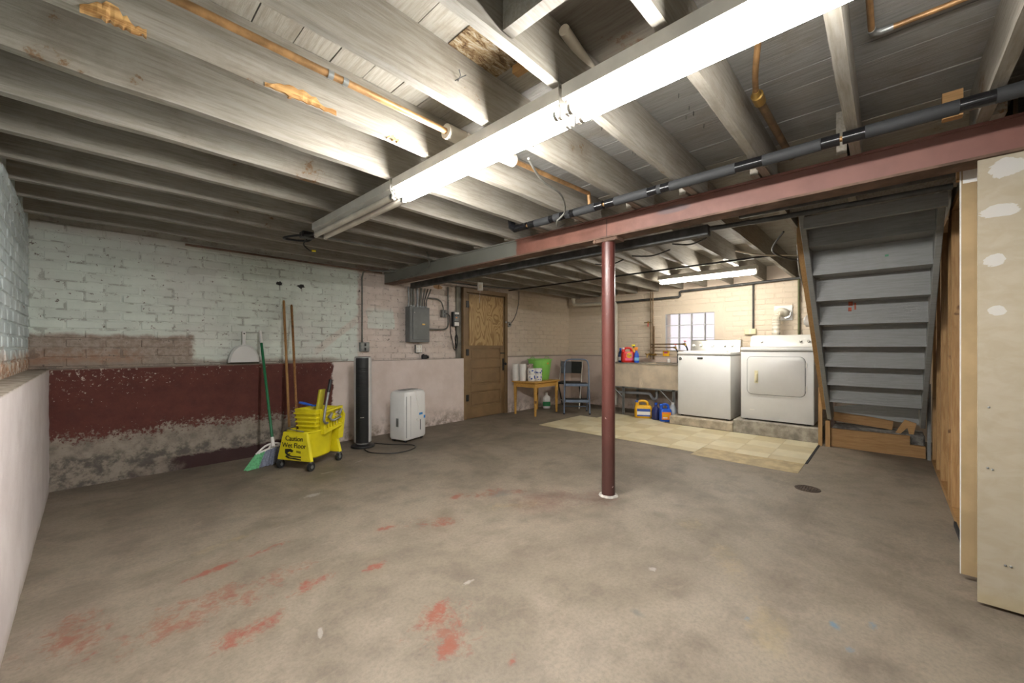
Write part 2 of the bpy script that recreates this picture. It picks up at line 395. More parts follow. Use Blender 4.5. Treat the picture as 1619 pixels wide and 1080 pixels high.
M_stick = lumber_mat('mop_stick_wood', '#b0854c', '#8d6434')
M_table = lumber_mat('pine_table', '#d3a552', '#bf8f3f', 'x')
M_door = simple('brown_door_paint', '#806747', .5, 0, .07, 5, .15)
M_stool = simple('blue_grey_metal', '#6f7c90', .38, .3, .06)
M_vinyl = [simple('vinyl_tile_light', '#cbc2a4', .38, 0, .05, 5, 0, True), simple('vinyl_tile_dark', '#bdb08c', .38, 0, .05, 5, 0, True), simple('vinyl_tile_worn', '#ab9870', .5, 0, .14, 8, 0, True)]
M_dry = None
def dry_mat():
    k = NT('patched_drywall'); x, y, z = k.xyz(); n = k.noise(9, 6, .6, k.scl(k.pos(), (1, 1.2, 2.2)), .6); c = k.mix(k.mr(n, .3, .7), '#a79d8a', '#9f947f')
    tot = None
    for (cy, cz, ry, rz, rot) in ((-.375, 1.87, .07, .05, 0), (-.345, 1.70, .07, .035, .5), (-.33, 1.49, .05, .03, .2), (-.34, 1.27, .045, .03, 0)):
        e = k.ell((2.64, cy, cz), (.5, ry*1.2, rz*1.35), 0, .05); tot = e if tot is None else k.math('MAXIMUM', tot, e)
    c = k.mix(k.mr(k.math('ADD', tot, k.math('MULTIPLY', k.math('SUBTRACT', n, .5), 1.6)), .36, .44), c, '#b9b7b2')
    c = k.mix(k.mr(z, .12, .0, 0, .5), c, '#a8976f'); return k.out(c, .8)
M_dry = dry_mat()
M_dryp = simple('drywall_paper', '#a58e69', .8, 0, .08, 5, 0, True)
M_gyp = simple('drywall_core', '#d8d6d2', .85)
M_dark = simple('dark_void', '#2a2623', .9)
M_sink = simple('painted_sink_stone', '#cfc0aa', .7, 0, .08, 6, .2)
M_stone = simple('wet_stone_rim', '#8f887c', .55, 0, .15, 8, .2)
M_tube = glow('lit_tube', (1, .98, .955, 1), TUBE*1.3)
M_tubem = glow('lit_tube_strong', (1, .98, .955, 1), TUBE*3.9)
M_tube2 = glow('lit_tube_warm', (1, .95, .86, 1), TUBE*4.0)
M_toff = simple('unlit_tube', '#d9d4c8', .3)
M_hous = simple('white_fixture_enamel', '#c9c6bf', .45, 0, .06)
M_print = simple('black_print', '#26251a', .6)
M_bprint = simple('blue_print', '#3656a8', .55)

# ------------------------------------------------------------------ room shell
fl = struct('floor', MB().box(-.6, 7.0, YR-.1, 5.0, -.1, 0), M_floor, 'worn bare concrete basement floor with flaking red paint')
ce = struct('ceiling', MB().box(-.6, 7.0, YR-.1, 5.0, ZS+.03, ZS+.12), M_dark, 'exposed joist ceiling of painted boards')
# subfloor boards
xb = -.43; i = 0
bm_m = []
while xb < 6.85:
    wd = .138
    o = MB().box(xb+.002, xb+wd-.002, YR, 4.82, ZS+R.uniform(-.0015, .003), ZS+.028).build('subfloor_board', M_boardw if xb < 1.35 or xb > 2.7 else M_board, ce)
    xb += wd; i += 1
# joists
JY = [-.296, .117, .495, .885, 1.25, 1.68, 2.06, 2.43, 2.845, 3.24, 3.63, 4.01, 4.45]
def joist(x0, x1, y, z0=ZJ, th=.04, m=None):
    n = 14; mb = MB(); rings = []
    for a in range(n+1):
        x = x0+(x1-x0)*a/n; dy = R.uniform(-.0025, .0025); dz = R.uniform(-.004, .003)
        rings.append([(x, y-th/2+dy, z0+dz), (x, y+th/2+dy, z0+dz+R.uniform(-.002, .002)), (x, y+th/2, ZS-.002), (x, y-th/2, ZS-.002)])
    return mb.loft(rings).build('joist', m or M_joist, ce)
for y in JY: joist(-.45, 2.80, y)
for y in (-.7, -1.1, -1.5): joist(-.45, 2.80, y)
for y in JY:
    yy = y+.05 if y > -.2 else -.335
    joist(2.55, 3.5 if .1 < y < .2 else 6.85, yy)
MB().box(3.5, 3.55, -.3, .52, ZJ, ZS-.002).build('header_joist', M_joist, ce)
# bridging block between joists, and loose scraps
MB().box(.87, .915, .515, .86, 2.09, ZS-.003).build('blocking', M_joist, ce)
MB().box(1.20, 1.235, 1.02, 1.13, 2.25, ZS-.003).build('blocking', M_lumx, ce)
MB().box(2.50, 2.54, -.23, -.17, 2.09, 2.20).build('blocking', M_lumx, ce)
MB().prism([(1.40, 2.285), (1.45, 2.285), (1.455, 2.19), (1.435, 2.17), (1.405, 2.185)], 'y', .142, .150).build('wood_scrap', M_lumx, ce)
MB().cyl((1.16, .84, 2.25), (1.5, .90, 2.255), .02, None, 12).build('pipe_stub', M_pvc, ce, smooth=True)
# rotten patch of boards exposed between two joists
def rot_mat():
    k = NT('rotten_wood'); n = k.noise(14, 9, .75, k.scl(k.pos(), (1, 3, 1)), 1.5)
    c = k.ramp(n, [(.32, '#2a1f14'), (.44, '#7a5a33'), (.52, '#b39a70'), (.62, '#cfc6b2')]); k.bump(n, 1, .03); return k.out(c, .8)
M_rot = rot_mat()
MB().box(.945, 1.205, .91, 1.228, ZS-.006, ZS).build('rotten_board', M_rot, ce, jit=.002)
MB().box(.945, 1.45, .53, .86, ZS-.004, ZS).build('bare_board', wood_paint('sooty_bare_board', '#6f6a62', '#5c554c', '#4f3c28', .6, grain=(14, 1, 14)), ce)
# splintered bare wounds on a joist edge: shallow ragged chips of raw wood
M_spl = lumber_mat('splintered_wood', '#c9a066', '#8a5f2e', 'x')
def chips(x0, x1, hmax, y):
    n = 16; top = []; bot = []
    for q in range(n+1):
        f = q/n; e = math.sin(PI*min(1, f*1.15)) if f < .87 else .3
        top.append((x0+(x1-x0)*f, ZJ+.008+hmax*max(.12, e)*R.uniform(.55, 1))); bot.append((x0+(x1-x0)*f, ZJ-.004+R.uniform(-.002, .006)))
    mb = MB(); rings = []
    for a, b in zip(top, bot):
        d = R.uniform(.0015, .006); rings.append([(b[0], y+.01, b[1]), (b[0], y-d, b[1]+.002), (b[0], y-d*.7, (a[1]+b[1])/2), (a[0], y-.001, a[1]), (a[0], y+.01, a[1])])
    mb.loft(rings).build('splintered_patch', M_spl, ce)
chips(.44, .70, .055, 1.660); chips(-.02, .12, .05, 1.660); chips(.93, .99, .02, 1.660)

for (x, z, a) in ((.98, 2.16, .03), (.995, 2.165, -.02)):
    MB().tube([(x, 1.232, z), (x+a*.4, 1.205, z+.008), (x+a, 1.20, z+.022)], .0022, 5).build('bent_nail', M_dk, ce)
for q in range(14):
    x = 1.5+R.random()*.9; y = R.choice((.70, .74, 1.05, 1.1)); MB().cyl((x, y, ZS-.022), (x+.003, y, ZS), .0014, None, 4).build('nail_tip', M_dk, ce)
# back wall: recessed mortar slab in pieces round the door, bricks proud of it
DX0, DX1, DZ1 = 3.895, 4.862, 2.02
bw = MB()
for (a, b, z0, z1) in ((-.6, DX0, 0, 2.4), (DX1, 7.0, 0, 2.4), (DX0, DX1, DZ1, 2.4)):
    bw.box(a, b, YBU+.0025, 5.0, z0, z1)
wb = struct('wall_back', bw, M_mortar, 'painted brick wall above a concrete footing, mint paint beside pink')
lw = MB().box(-.5, DX0, YB, YBU+.02, 0, ZL)
def rough_slab(x0, x1, z0, z1, face, axis, sgn, nx, nz, amp, back):
    """footing face with slight unevenness; axis 'y' -> plane y=face, 'x' -> plane x=face"""
    mb = MB(); V = []; F = []
    for i in range(nx+1):
        for j in range(nz+1):
            a = x0+(x1-x0)*i/nx; z = z0+(z1-z0)*j/nz
            dd = R.uniform(-amp, amp) if 0 < j < nz else 0
            V.append((a, face+dd, z) if axis == 'y' else (face+dd, a, z))
    for i in range(nx):
        for j in range(nz):
            q = i*(nz+1)+j; F.append((q, q+nz+1, q+nz+2, q+1))
    mb.add(V, F)
    b = len(mb.v)
    # top ledge and side returns
    for (a, z) in ((x0, z1), (x1, z1)): mb.v.append((a, back, z) if axis == 'y' else (back, a, z))
    for (a, z) in ((x0, z0), (x1, z0)): mb.v.append((a, back, z) if axis == 'y' else (back, a, z))
    tops = [i*(nz+1)+nz for i in range(nx+1)]
    mb.f.append(tuple(tops+[b+1, b])); l = [j for j in range(nz+1)]; r_ = [nx*(nz+1)+j for j in range(nz+1)]
    mb.f.append(tuple(l+[b, b+2])); mb.f.append(tuple(r_+[b+1, b+3]))
    return mb
rough_slab(-.5, DX0, -.02, ZL, YB, 'y', 1, 60, 14, .003, YBU+.02).build('concrete_footing', M_low, wb, smooth=True)
rough_slab(DX1, 6.9, -.02, ZL+.01, YB, 'y', 1, 24, 10, .002, YBU+.02).build('concrete_footing', M_low, wb, smooth=True)
# left wall
wl = struct('wall_left', MB().box(-.6, XLU-.003, YR, 4.9, 0, 2.4), M_brickL, 'flaking mint painted brick wall above a whitewashed footing')
rough_slab(YR, YB+.1, -.02, ZL, XL, 'x', 1, 60, 14, .003, XLU-.02).build('concrete_footing', M_lowL, wl, smooth=True)
# laundry wall with a window opening
WY0, WY1, WZ0, WZ1 = 1.98, 2.77, 1.05, 1.67
lm = MB()
for (a, b, z0, z1) in ((YR, WY0, 0, 2.4), (WY1, 5.0, 0, 2.4), (WY0, WY1, 0, WZ0), (WY0, WY1, WZ1, 2.4)):
    lm.box(XW+.0015, 7.0, a, b, z0, z1)
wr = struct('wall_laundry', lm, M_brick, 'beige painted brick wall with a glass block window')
rough_slab(.5, YB+.05, -.02, ZL+.01, XW-.05, 'x', 1, 30, 8, .002, XW+.02).build('concrete_footing', M_low, wr, smooth=True)
# wall behind
struct('wall_rear', MB().box(-.6, 7.0, YR-.1, YR, 0, 2.4), M_lowL, 'plain whitewashed wall')
# bricks
BL, BH, BD = .208, .0665, .02
CH = .0765
def brick_mesh(q):
    mb = MB().box(-BL/2, BL/2, -BD/2, BD/2, -BH/2, BH/2)
    me = mb.mesh('brick', False, .006, .0022); return me
BV = [brick_mesh(q) for q in range(7)]
def lay(u0, u1, z0, z1, holes=()):
    out = []; r = 0; z = z0+CH/2
    while z+BH/2 < z1+.001:
        u = u0+(BL/2 if r % 2 else 0)-.03; step = BL+.0115
        hdr = (r % 6 == 5)
        while u < u1-.02:
            a, b = max(u, u0), min(u+BL, u1)
            if b-a > .04 and not any(h[0] < b and a < h[1] and h[2] < z+BH/2 and z-BH/2 < h[3] for h in holes):
                out.append(((a+b)/2, z, b-a))
            u += step
        z += CH; r += 1
    return out
def put_bricks(lst, parent, place, mat, nmax, key):
    lst = sorted(lst, key=key); 
    for me in BV:
        pass
    meshes = [m.copy() for m in BV]
    for m in meshes: m.materials.append(mat)
    for (u, z, L) in lst[:nmax]:
        o = bpy.data.objects.new('brick', meshes[R.randrange(7)]); COL.objects.link(o); o.parent = parent
        loc, rz = place(u, z); o.location = loc; o.rotation_euler = (R.uniform(-.006, .006), R.uniform(-.008, .008), rz); o.scale = (L/BL, 1, 1)
    rest = lst[nmax:]
    if rest:
        mb = MB()
        for (u, z, L) in rest:
            loc, rz = place(u, z)
            mt = Matrix.Translation(loc) @ Matrix.Rotation(rz, 4, 'Z') @ Matrix.Diagonal((L/BL, 1, 1, 1))
            me = BV[R.randrange(7)]
            mb.add([mt @ v.co for v in me.vertices], [tuple(p.vertices) for p in me.polygons])
        o = mb.build('brickwork', mat, parent); o['kind'] = 'stuff'
hol = [(DX0-.01, DX1+.01, 0, DZ1+.01)]
bl = lay(XLU, XW, ZL+.01, 2.12, hol)
put_bricks(bl, wb, lambda u, z: ((u, YBU+.008+R.uniform(-.0025, .002), z), 0), M_brick, 300, lambda b: b[0] if b[2] > .1 else b[0]+9)
bl = lay(.8, YBU, ZL+.01, 2.12)
bl = [b for b in bl if b[0] > 1.9]
put_bricks(bl, wl, lambda u, z: ((XLU-.008+R.uniform(-.002, .0025), u, z), PI/2), M_brickL, 300, lambda b: b[0])
bl = lay(.45, YBU, ZL+.02, 2.12, [(WY0-.12, WY1+.02, WZ0-.02, WZ1+.13)])
put_bricks(bl, wr, lambda u, z: ((XW+.007+R.uniform(-.0015, .0015), u, z), PI/2), M_brick, 0, lambda b: b[0])
MB().box(XW-.004, XW+.02, WY0-.12, WY1+.02, WZ1, WZ1+.12).build('lintel', M_brick, wr)
MB().box(XW-.004, XW+.02, WY0-.12, WY0, WZ0-.02, WZ1).build('plaster_jamb', M_brick, wr)

# glass block window
win = thing('window_1', 'glass block window over the sink, three rows of four', None, (XW+.05, 0, 0), kind='structure')
def gb_mat():
    k = NT('glass_block'); k.out((.96, .93, .95, 1), .22)
    k.b.inputs['Transmission Weight'].default_value = .92; k.b.inputs['IOR'].default_value = 1.12
    n = k.noise(22, 5, .6, None, .6); k.bump(n, .5, .02); return k.m
M_gb = gb_mat(); M_mort = simple('block_mortar', '#b9b9b9', .7)
ys = [1.985, 2.137, 2.345, 2.546, 2.765]; zs = [1.055, 1.265, 1.475, 1.668]
for i in range(4):
    for j in range(3):
        MB().box(-.03, .04, ys[i]+.005, ys[i+1]-.005, zs[j]+.004, zs[j+1]-.004).build('glass_block', M_gb, win, bevel=.006)
fr = MB()
for y in ys: fr.box(-.034, .03, y-.0065, y+.0065, WZ0, WZ1)
for z in zs: fr.box(-.0335, .03, WY0, WY1, z-.0055, z+.0055)
fr.build('mortar_grid', M_mort, win)

# ------------------------------------------------------------------ beam and post
bm = MB()
bm.box(2.62, 2.74, -2.9, 4.75, 1.93, ZJ-.012)
be = thing('steel_beam', 'long red primed steel beam with a grey painted end, carrying the joists', 'beam', (2.68, 0, 1.93), kind=None)
MB().box(-.06, -.045, YR+.02, 4.745, .008, .133).build('web', M_beam, be)
MB().box(-.072, .072, YR+.02, 4.745, .133, .145).build('top_flange', M_beam, be)
MB().box(-.0605, .072, YR+.02, 4.745, -.004, .008).build('bottom_flange', M_rust, be)
MB().box(-.0615, -.0600, 1.508, 1.512, .0, .13).build('weld_seam', M_black, be)
po = thing('support_post', 'oxide red round steel post standing under the beam', 'post', (2.68, 1.53, 0))
MB().cyl((0, 0, 0), (0, 0, 1.9), .0495, None, 32).build('pipe', M_post, po, smooth=True)
MB().box(-.055, .055, -.1, .1, 1.9, 1.926).build('cap_plate', M_rust, po, bevel=.004)
for s in (-1, 1): MB().cyl((-.06, s*.085, 1.912), (-.035, s*.085, 1.912), .014, None, 6).build('bolt', M_rust, po)
MB().lathe([(.072, 0), (.066, .008), (.052, .012)], n=24).build('grout_collar', simple('grout', '#b9b3aa', .8, 0, .15, 30), po, jit=.002)

# ------------------------------------------------------------------ strip lights
LX = 1.235
def strip(name, label, y0, y1, lit, group=None, x=LX, zt=ZJ-.006, mt=None, tubes=2, drop=0):
    t = thing(name, label, 'light', (x, (y0+y1)/2, zt-drop), group=group); L = (y1-y0)/2
    h = MB().prism([(-.062, 0), (.062, 0), (.062, -.05), (.03, -.06), (-.03, -.06), (-.062, -.05)], 'y', -L+.003, L-.003)
    h.build('housing', M_hous, t)
    for s in ((-1, 1) if tubes == 2 else (0,)):
        MB().cyl((s*.036, -L+.02, -.086), (s*.036, L-.02, -.086), .0185, None, 16).build('tube', (mt or M_tube) if lit else M_toff, t, smooth=True)
        for e in (-1, 1):
            MB().box(s*.036-.012, s*.036+.012, e*(L-.012)-.008, e*(L-.012)+.008, -.106, -.03).build('lamp_holder', M_hous, t, bevel=.003)
            MB().cyl((s*.036, e*(L-.02), -.086), (s*.036, e*(L-.034), -.086), .0192, None, 16).build('tube_cap', M_chrome, t, smooth=True)
    return t
strip('strip_light', 'unlit two-tube strip light nearest the brick wall', 2.055, 3.225, False)
strip('strip_light', 'lit two-tube strip light between the unlit fixture and another lit one', .872, 2.045, True, mt=M_tubem)
strip('strip_light', 'lit two-tube strip light farthest from the brick wall', -.33, .862, True)
strip('shop_light', 'single-tube shop light glowing over the washing machine', 1.115, 2.295, True, None, 5.4, ZJ+.005, M_tube2, 1)
for yy in (.867, 2.05):
    hk = MB().tube(curve([(LX-.066, yy, ZJ+.05), (LX-.068, yy, 2.02), (LX-.05, yy, 1.985), (LX-.035, yy, 2.0)]), .003, 6)
    tag(hk.build('wire_hanger', M_chrome, None, smooth=True), 'bent wire hanger at the %s joint of the strip lights' % ('nearer lit' if yy < 1 else 'unlit'), 'hanger')

# ------------------------------------------------------------------ staircase
st = thing('staircase', 'grey painted wooden staircase seen from underneath, rising towards the beam', 'stairs', (0, 0, 0))
RUN, RISE, X0, Z0 = .2175, .197, 5.43, .56
SL = RISE/RUN
def zl(x): return Z0-.045+(X0-x)*SL
for (a, b) in ((.452, .492), (-.272, -.236)):
    MB().prism([(3.66, zl(3.66)), (5.66, zl(5.66)), (5.90, zl(5.66)), (5.90, zl(5.90)+.28), (3.95, 2.25), (3.66, 2.25)], 'y', a, b).build('stringer', M_stair, st, bevel=.004)
for q in range(0, 8):
    x, z = X0-RUN*q, Z0+RISE*q
    MB().box(x-.004, x+RUN+.03, -.236, .452, z-.032, z).build('tread', M_stair, st)
    hi = z+RISE-.034
    MB().box(x, x+.02, -.235, .451, z, min(hi, 2.26)).build('riser', M_stair, st, jit=.001)
MB().prism([(-.235, .30), (-.235, .535), (.1, .50), (.45, .43), (.45, .37), (.15, .35)], 'x', 5.89, 5.91).build('loose_riser', M_stair, st)
MB().prism([(-.235, .50), (-.235, .545), (.45, .56), (.45, .535)], 'x', 5.55, 5.57).build('split_batten', M_stair, st)
MB().box(3.60, 3.64, -.27, .45, 1.985, 2.07).build('header_board', M_stair, st)
# red label remnants on one riser
for (yy, zz, a, b) in ((.235, 1.50, .03, .05), (.24, 1.445, .022, .035), (.205, 1.47, .012, .06)):
    MB().box(X0-RUN*4-.0015, X0-RUN*4, yy-a/2, yy+a/2, zz-b/2, zz+b/2).build('label_scrap', simple('red_paper', '#b5563a', .7, 0, .3, 30), st)
MB().box(X0-RUN*6-.0015, X0-RUN*6, -.005, .015, 1.80, 1.815).build('label_scrap', simple('green_paper', '#4f8a6a', .7), st)
# raw lumber carriage beside the painted stringer
ca = thing('lumber_carriage', 'bare lumber stair carriage fixed against the grey stringer beside the dryer', 'lumber', (0, 0, 0))
MB().prism([(3.9, zl(3.9)+.05), (5.0, zl(5.0)+.05), (5.28, zl(5.0)+.05), (4.2, 2.2), (3.9, 2.2)], 'y', .496, .532).build('upper_board', M_lum, ca)
MB().prism([(4.9, zl(4.9)+.06), (5.6, zl(5.6)+.06), (5.85, zl(5.6)+.06), (5.15, zl(4.9)+.06)], 'y', .498, .530).build('lower_board', M_lum, ca)
for n, (a, b, h) in enumerate(((.535, .572, .66), (.467, .508, .29))):
    tag(MB().box(5.66, 5.70, a, b, 0, h).build('wood_stud', M_lum, None), ['taller upright bare stud at the foot of the stairs beside the dryer', 'shorter upright bare stud under the grey stringer foot'][n], 'lumber')
tag(MB().prism([(.466, 0), (.466, .20), (-.165, .21), (-.166, .12), (-.275, .12), (-.277, .0)], 'x', 5.71, 5.75).build('notched_plank', M_lumx, None, jit=.001), 'notched bare plank on edge across the foot of the stairs', 'lumber')
o = MB().prism([(.455, .262), (.455, .385), (-.05, .352), (-.035, .222)], 'x', 5.93, 5.97).build('tilted_plank', M_lumx, None); tag(o, 'tilted bare plank with white smears behind the notched plank', 'lumber')
o = MB().box(5.79, 6.12, -.275, .456, 0, .215).build('rubble_bed', simple('rubble_concrete', '#6f6c66', .9, 0, .3, 20, 1.0, True), None, bevel=.01); tag(o, 'rough dark concrete bed under the stair foot', 'concrete')
o = MB().prism([(-.06, .216), (-.13, .36), (-.215, .33), (-.195, .216), (-.16, .217), (-.15, .28), (-.10, .216)], 'x', 5.80, 5.83).build('broken_plank', M_lumx, None); tag(o, 'small broken plank end propped on the rubble', 'lumber')

# ------------------------------------------------------------------ stud wall and drywall on the right
wg = struct('wall_right', MB().box(2.95, 6.75, -.44, -.425, 0, 2.28), simple('stud_bay_backing', '#6b5236', .8, 0, .15, 5, 0, True), 'open stud wall with bare lumber beside the stairs')
for x in (5.52, 5.10, 4.70, 4.16, 3.97, 3.42): MB().box(x, x+.04, -.42, -.312, .04, 2.06).build('stud', M_lum, wg, bevel=.002)
MB().box(2.95, 5.75, -.42, -.312, 0, .04).build('sill_plate', M_lumx, wg)
MB().box(3.3, 3.7, -.311, -.300, 0, .03).build('tar_strip', M_rub, wg)
MB().box(2.95, 5.75, -.42, -.312, 2.03, 2.07).build('top_plate', M_lumx, wg)
MB().box(5.66, 5.72, -.31, -.285, 0, .75).build('grey_filler', M_stair, wg)
dw = struct('wall_drywall', MB().box(2.64, 2.653, YR, -.284, .015, 1.962), M_dry, 'tan drywall sheet patched with white joint compound')
for (y, z) in ((-.315, .86), (-.312, .6), (-.325, .595), (-.36, .2), (-.375, .2)): MB().sphere((2.6395, y, z), .0045, 8, 6).build('screw_head', M_galv, dw)
MB().box(2.87, 2.883, -.62, -.256, .03, 2.0).build('drywall_strip', M_dryp, dw)
MB().box(2.869, 2.885, -.2565, -.253, .03, 2.0).build('torn_edge', M_gyp, dw, jit=.001)
MB().box(2.8685, 2.87, -.31, -.262, 1.9, 2.0).build('compound_patch', M_gyp, dw)
MB().box(2.70, 2.74, YR, -.30, 0, 2.05).build('framing', M_lum, dw)
MB().box(2.90, 2.94, -.42, -.245, 1.93, 1.985).build('framing', M_lum, dw)

# ------------------------------------------------------------------ door
dr = thing('door_1', 'brown panelled door with plywood screwed over its window', None, (0, 0, 0), kind='structure')
yd = 4.715
MB().box(3.97, 4.80, yd+.012, yd+.03, 0, 1.95).build('door_slab', M_door, dr)
for (a, b) in ((3.965, 4.06), (4.71, 4.80)): MB().box(a, b, yd-.006, yd+.012, .005, 1.95).build('stile', M_door, dr, bevel=.003)
for (a, b) in ((.005, .18), (.41, .52), (.78, .91), (1.09, 1.16), (1.9, 1.95)): MB().box(4.06, 4.71, yd-.006, yd+.012, a, b).build('rail', M_door, dr, bevel=.003)
for (a, b) in ((.18, .41), (.52, .78), (.91, 1.09)): MB().box(4.085, 4.685, yd+.004, yd+.013, a+.025, b-.025).build('panel', M_door, dr, bevel=.006)
MB().box(4.02, 4.755, yd-.018, yd-.006, 1.137, 1.93).build('plywood_sheet', M_ply, dr)
fr = MB(); fr.box(DX0, 3.96, yd-.03, 4.9, 0, 2.02); fr.box(4.805, DX1, yd-.03, 4.9, 0, 2.02); fr.box(3.96, 4.805, yd-.03, 4.9, 1.955, 2.02)
fr.build('door_frame', M_door, dr, bevel=.003)
MB().box(3.96, 4.805, yd+.03, 4.95, 0, 1.955).build('door_backing', M_dark, dr)
for z in (.33, 1.03, 1.77): MB().box(3.945, 3.995, yd-.042, yd-.028, z-.05, z+.05).build('hinge', M_black, dr, bevel=.003)
lp = MB().box(4.755, 4.79, yd-.016, yd-.006, .72, .92).build('lock_plate', M_black, dr, bevel=.003)
MB().sphere((4.79, yd-.045, .83), .024).build('knob', M_black, lp, smooth=True); MB().cyl((4.775, yd-.006, .83), (4.79, yd-.04, .83), .01).build('spindle', M_black, lp)
la = MB().box(4.71, 4.80, yd-.014, yd-.006, 1.0, 1.02).build('slide_bolt', M_black, dr); 
MB().box(4.80, 4.83, yd-.042, yd-.03, 1.515, 1.545).build('strike_plate', M_galv, dr)
tr = struct('trim_1', MB().box(3.80, 3.893, 4.735, YBU, ZL, 2.03), simple('grey_board_paint', '#7d7a70', .7, 0, .15, 9, .2), 'grey weathered board beside the door', bevel=.003)

# ------------------------------------------------------------------ electrical gear on the back wall
YP = YBU-.004
ep = thing('breaker_panel', 'grey metal breaker panel mounted on the pink wall', 'panel', (3.09, YP, 1.42))
MB().box(-.158, .158, -.115, 0, -.24, .24).build('cabinet', M_grey, ep, bevel=.004)
d_ = MB().box(-.115, .145, -.124, -.115, -.205, .215).build('door', M_grey, ep, bevel=.003)
MB().box(.03, .075, -.129, -.124, -.005, .012).build('latch', M_brass, d_); MB().cyl((-.09, -.127, .16), (-.09, -.124, .16), .006).build('screw', M_chrome, d_)
for n, (x, r, m, top) in enumerate(((-.14, .009, M_galv, 1.93), (-.10, .016, M_cond, 1.93), (-.06, .012, M_cond, 1.93), (.0, .014, M_galv, 1.92), (.045, .016, M_cond, 1.93), (.085, .01, M_cond, 1.93), (.115, .008, M_dk, 1.93), (.145, .01, M_cond, 1.93))):
    lean = .0 if n < 4 else .02*(n-3)
    MB().tube([(x, -.05, .24), (x+.005, -.05, .34), (x+lean, -.05, top-1.42)], r, 8).build('conduit', m, ep, smooth=True)
    MB().cyl((x, -.05, .24), (x, -.05, .262), r*1.5).build('locknut', M_galv, ep)
def outlet(name, label, loc, w, h, d, m, plate=None, holes=2):
    t = thing(name, label, 'outlet', loc); MB().box(-w/2, w/2, -d, 0, -h/2, h/2).build('box', m, t, bevel=.004)
    if plate: MB().box(-w/2+.006, w/2-.006, -d-.004, -d, -h/2+.006, h/2-.006).build('plate', plate, t, bevel=.002)
    for i in range(holes):
        for s in ((-1, 1) if holes > 2 else (0,)):
            z = (h*.24 if i % 2 == 0 else -h*.24)
            if holes > 2 and i > 1: continue
            MB().box(s*w*.22-.012, s*w*.22+.012, -d-.007, -d-.003, z-.018, z+.018).build('socket', M_black if plate is not M_lab and plate is not M_cream else M_pvc, t, bevel=.003)
    return t
outlet('quad_outlet', 'white four-socket outlet box below the breaker panel', (3.128, YP, 1.09), .105, .115, .035, M_cond, M_lab, 4)
outlet('outlet_box', 'grey metal outlet box at the end of a conduit near the fan', (2.34, YP, 1.115), .115, .115, .05, M_galv, M_galv, 2)
outlet('junction_outlet', 'small grey outlet box with a black plug beside the breaker panel', (3.555, YP, 1.60), .08, .11, .05, M_cond, M_grey, 2)
gt = thing('power_strip', 'dark power strip with white sockets hanging beside the grey board', 'power strip', (3.765, YP, 1.53))
MB().box(-.055, .055, -.06, 0, -.11, .11).build('body', M_black, gt, bevel=.006); MB().box(-.035, .05, -.064, -.06, -.1, -.045).build('lower_cover', M_lab, gt, bevel=.002)
MB().box(-.035, .05, -.064, -.06, -.035, .105).build('face_plate', M_grey, gt, bevel=.002); MB().box(-.035, .05, -.067, -.063, .075, .105).build('upper_cover', M_lab, gt, bevel=.002)
MB().box(-.015, .01, -.068, -.064, .015, .03).build('switch', M_org, gt); 
for s in (-.015, .03): MB().cyl((s, -.069, .055), (s, -.064, .055), .012).build('socket', M_black, gt)
def pipe(name, label, pts, r, m, cat='pipe', n=10, smooth=True, group=None):
    return tag(MB().tube(pts, r, n).build(name, m, None, smooth=smooth), label, cat, group)
pipe('wall_conduit', 'thin grey conduit dropping from the ceiling to the outlet near the fan', curve([(2.78, 4.30, 2.06), (2.55, 4.55, 2.06), (2.36, 4.70, 2.06), (2.318, 4.735, 2.0), (2.315, 4.735, 1.8), (2.315, 4.735, 1.172)]), .010, M_cond, 'conduit')
pipe('elbow_conduit', 'grey conduit arching from the breaker panel conduits to the plugged outlet', curve([(3.265, 4.70, 1.80), (3.40, 4.71, 1.805), (3.50, 4.72, 1.77), (3.545, 4.73, 1.70), (3.553, 4.73, 1.655)]), .011, M_cond, 'conduit')
pipe('side_conduit', 'grey conduit from the breaker panel side curving up beside the power strip', curve([(3.25, 4.70, 1.366), (3.45, 4.70, 1.366), (3.56, 4.705, 1.375), (3.625, 4.72, 1.43), (3.64, 4.735, 1.6), (3.64, 4.735, 2.0)]), .012, M_cond, 'conduit')
pipe('extension_lead', 'black power lead looping from the plugged outlet to below the power strip', curve([(3.575, 4.695, 1.60), (3.63, 4.69, 1.575), (3.645, 4.69, 1.45), (3.66, 4.70, 1.32), (3.70, 4.70, 1.18), (3.72, 4.70, 1.09), (3.75, 4.70, 1.07), (3.77, 4.70, 1.13), (3.74, 4.695, 1.24), (3.765, 4.69, 1.30), (3.79, 4.695, 1.22), (3.765, 4.69, 1.10), (3.735, 4.69, 1.12), (3.76, 4.69, 1.27), (3.768, 4.72, 1.415)]), .0065, M_black, 'cord', 8)
for n, (x, z) in enumerate(((3.215, .965),)):
    t = thing('clamp_block', 'lumpy black cable block lying on the footing ledge', 'block', (x, 4.715, ZL))
    MB().box(-.04, .035, -.025, .025, 0, .06).build('body', M_black, t, bevel=.008); MB().cyl((.03, -.02, .03), (.05, -.02, .03), .02).build('knob', M_black, t); MB().cyl((-.02, 0, .055), (-.02, 0, .072), .014).build('stud', M_black, t)
t = thing('round_box', 'round steel junction box on the wall just beside the door', 'junction box', (4.945, YP, 1.50)); MB().cyl((0, 0, 0), (0, -.035, 0), .045, None, 20).build('can', M_galv, t, smooth=True); MB().cyl((0, -.035, 0), (0, -.042, 0), .018).build('knockout', M_black, t)
pipe('door_conduit', 'thin cable from the ceiling to the round junction box', curve([(5.2, 4.735, 2.10), (5.19, 4.735, 1.9), (5.12, 4.735, 1.68), (5.02, 4.735, 1.545), (4.98, 4.735, 1.525)]), .007, M_cond, 'cable')
t = thing('ceiling_sensor', 'small white rectangular box hanging above the door', 'sensor', (3.93, 4.35, 2.0), -.5)
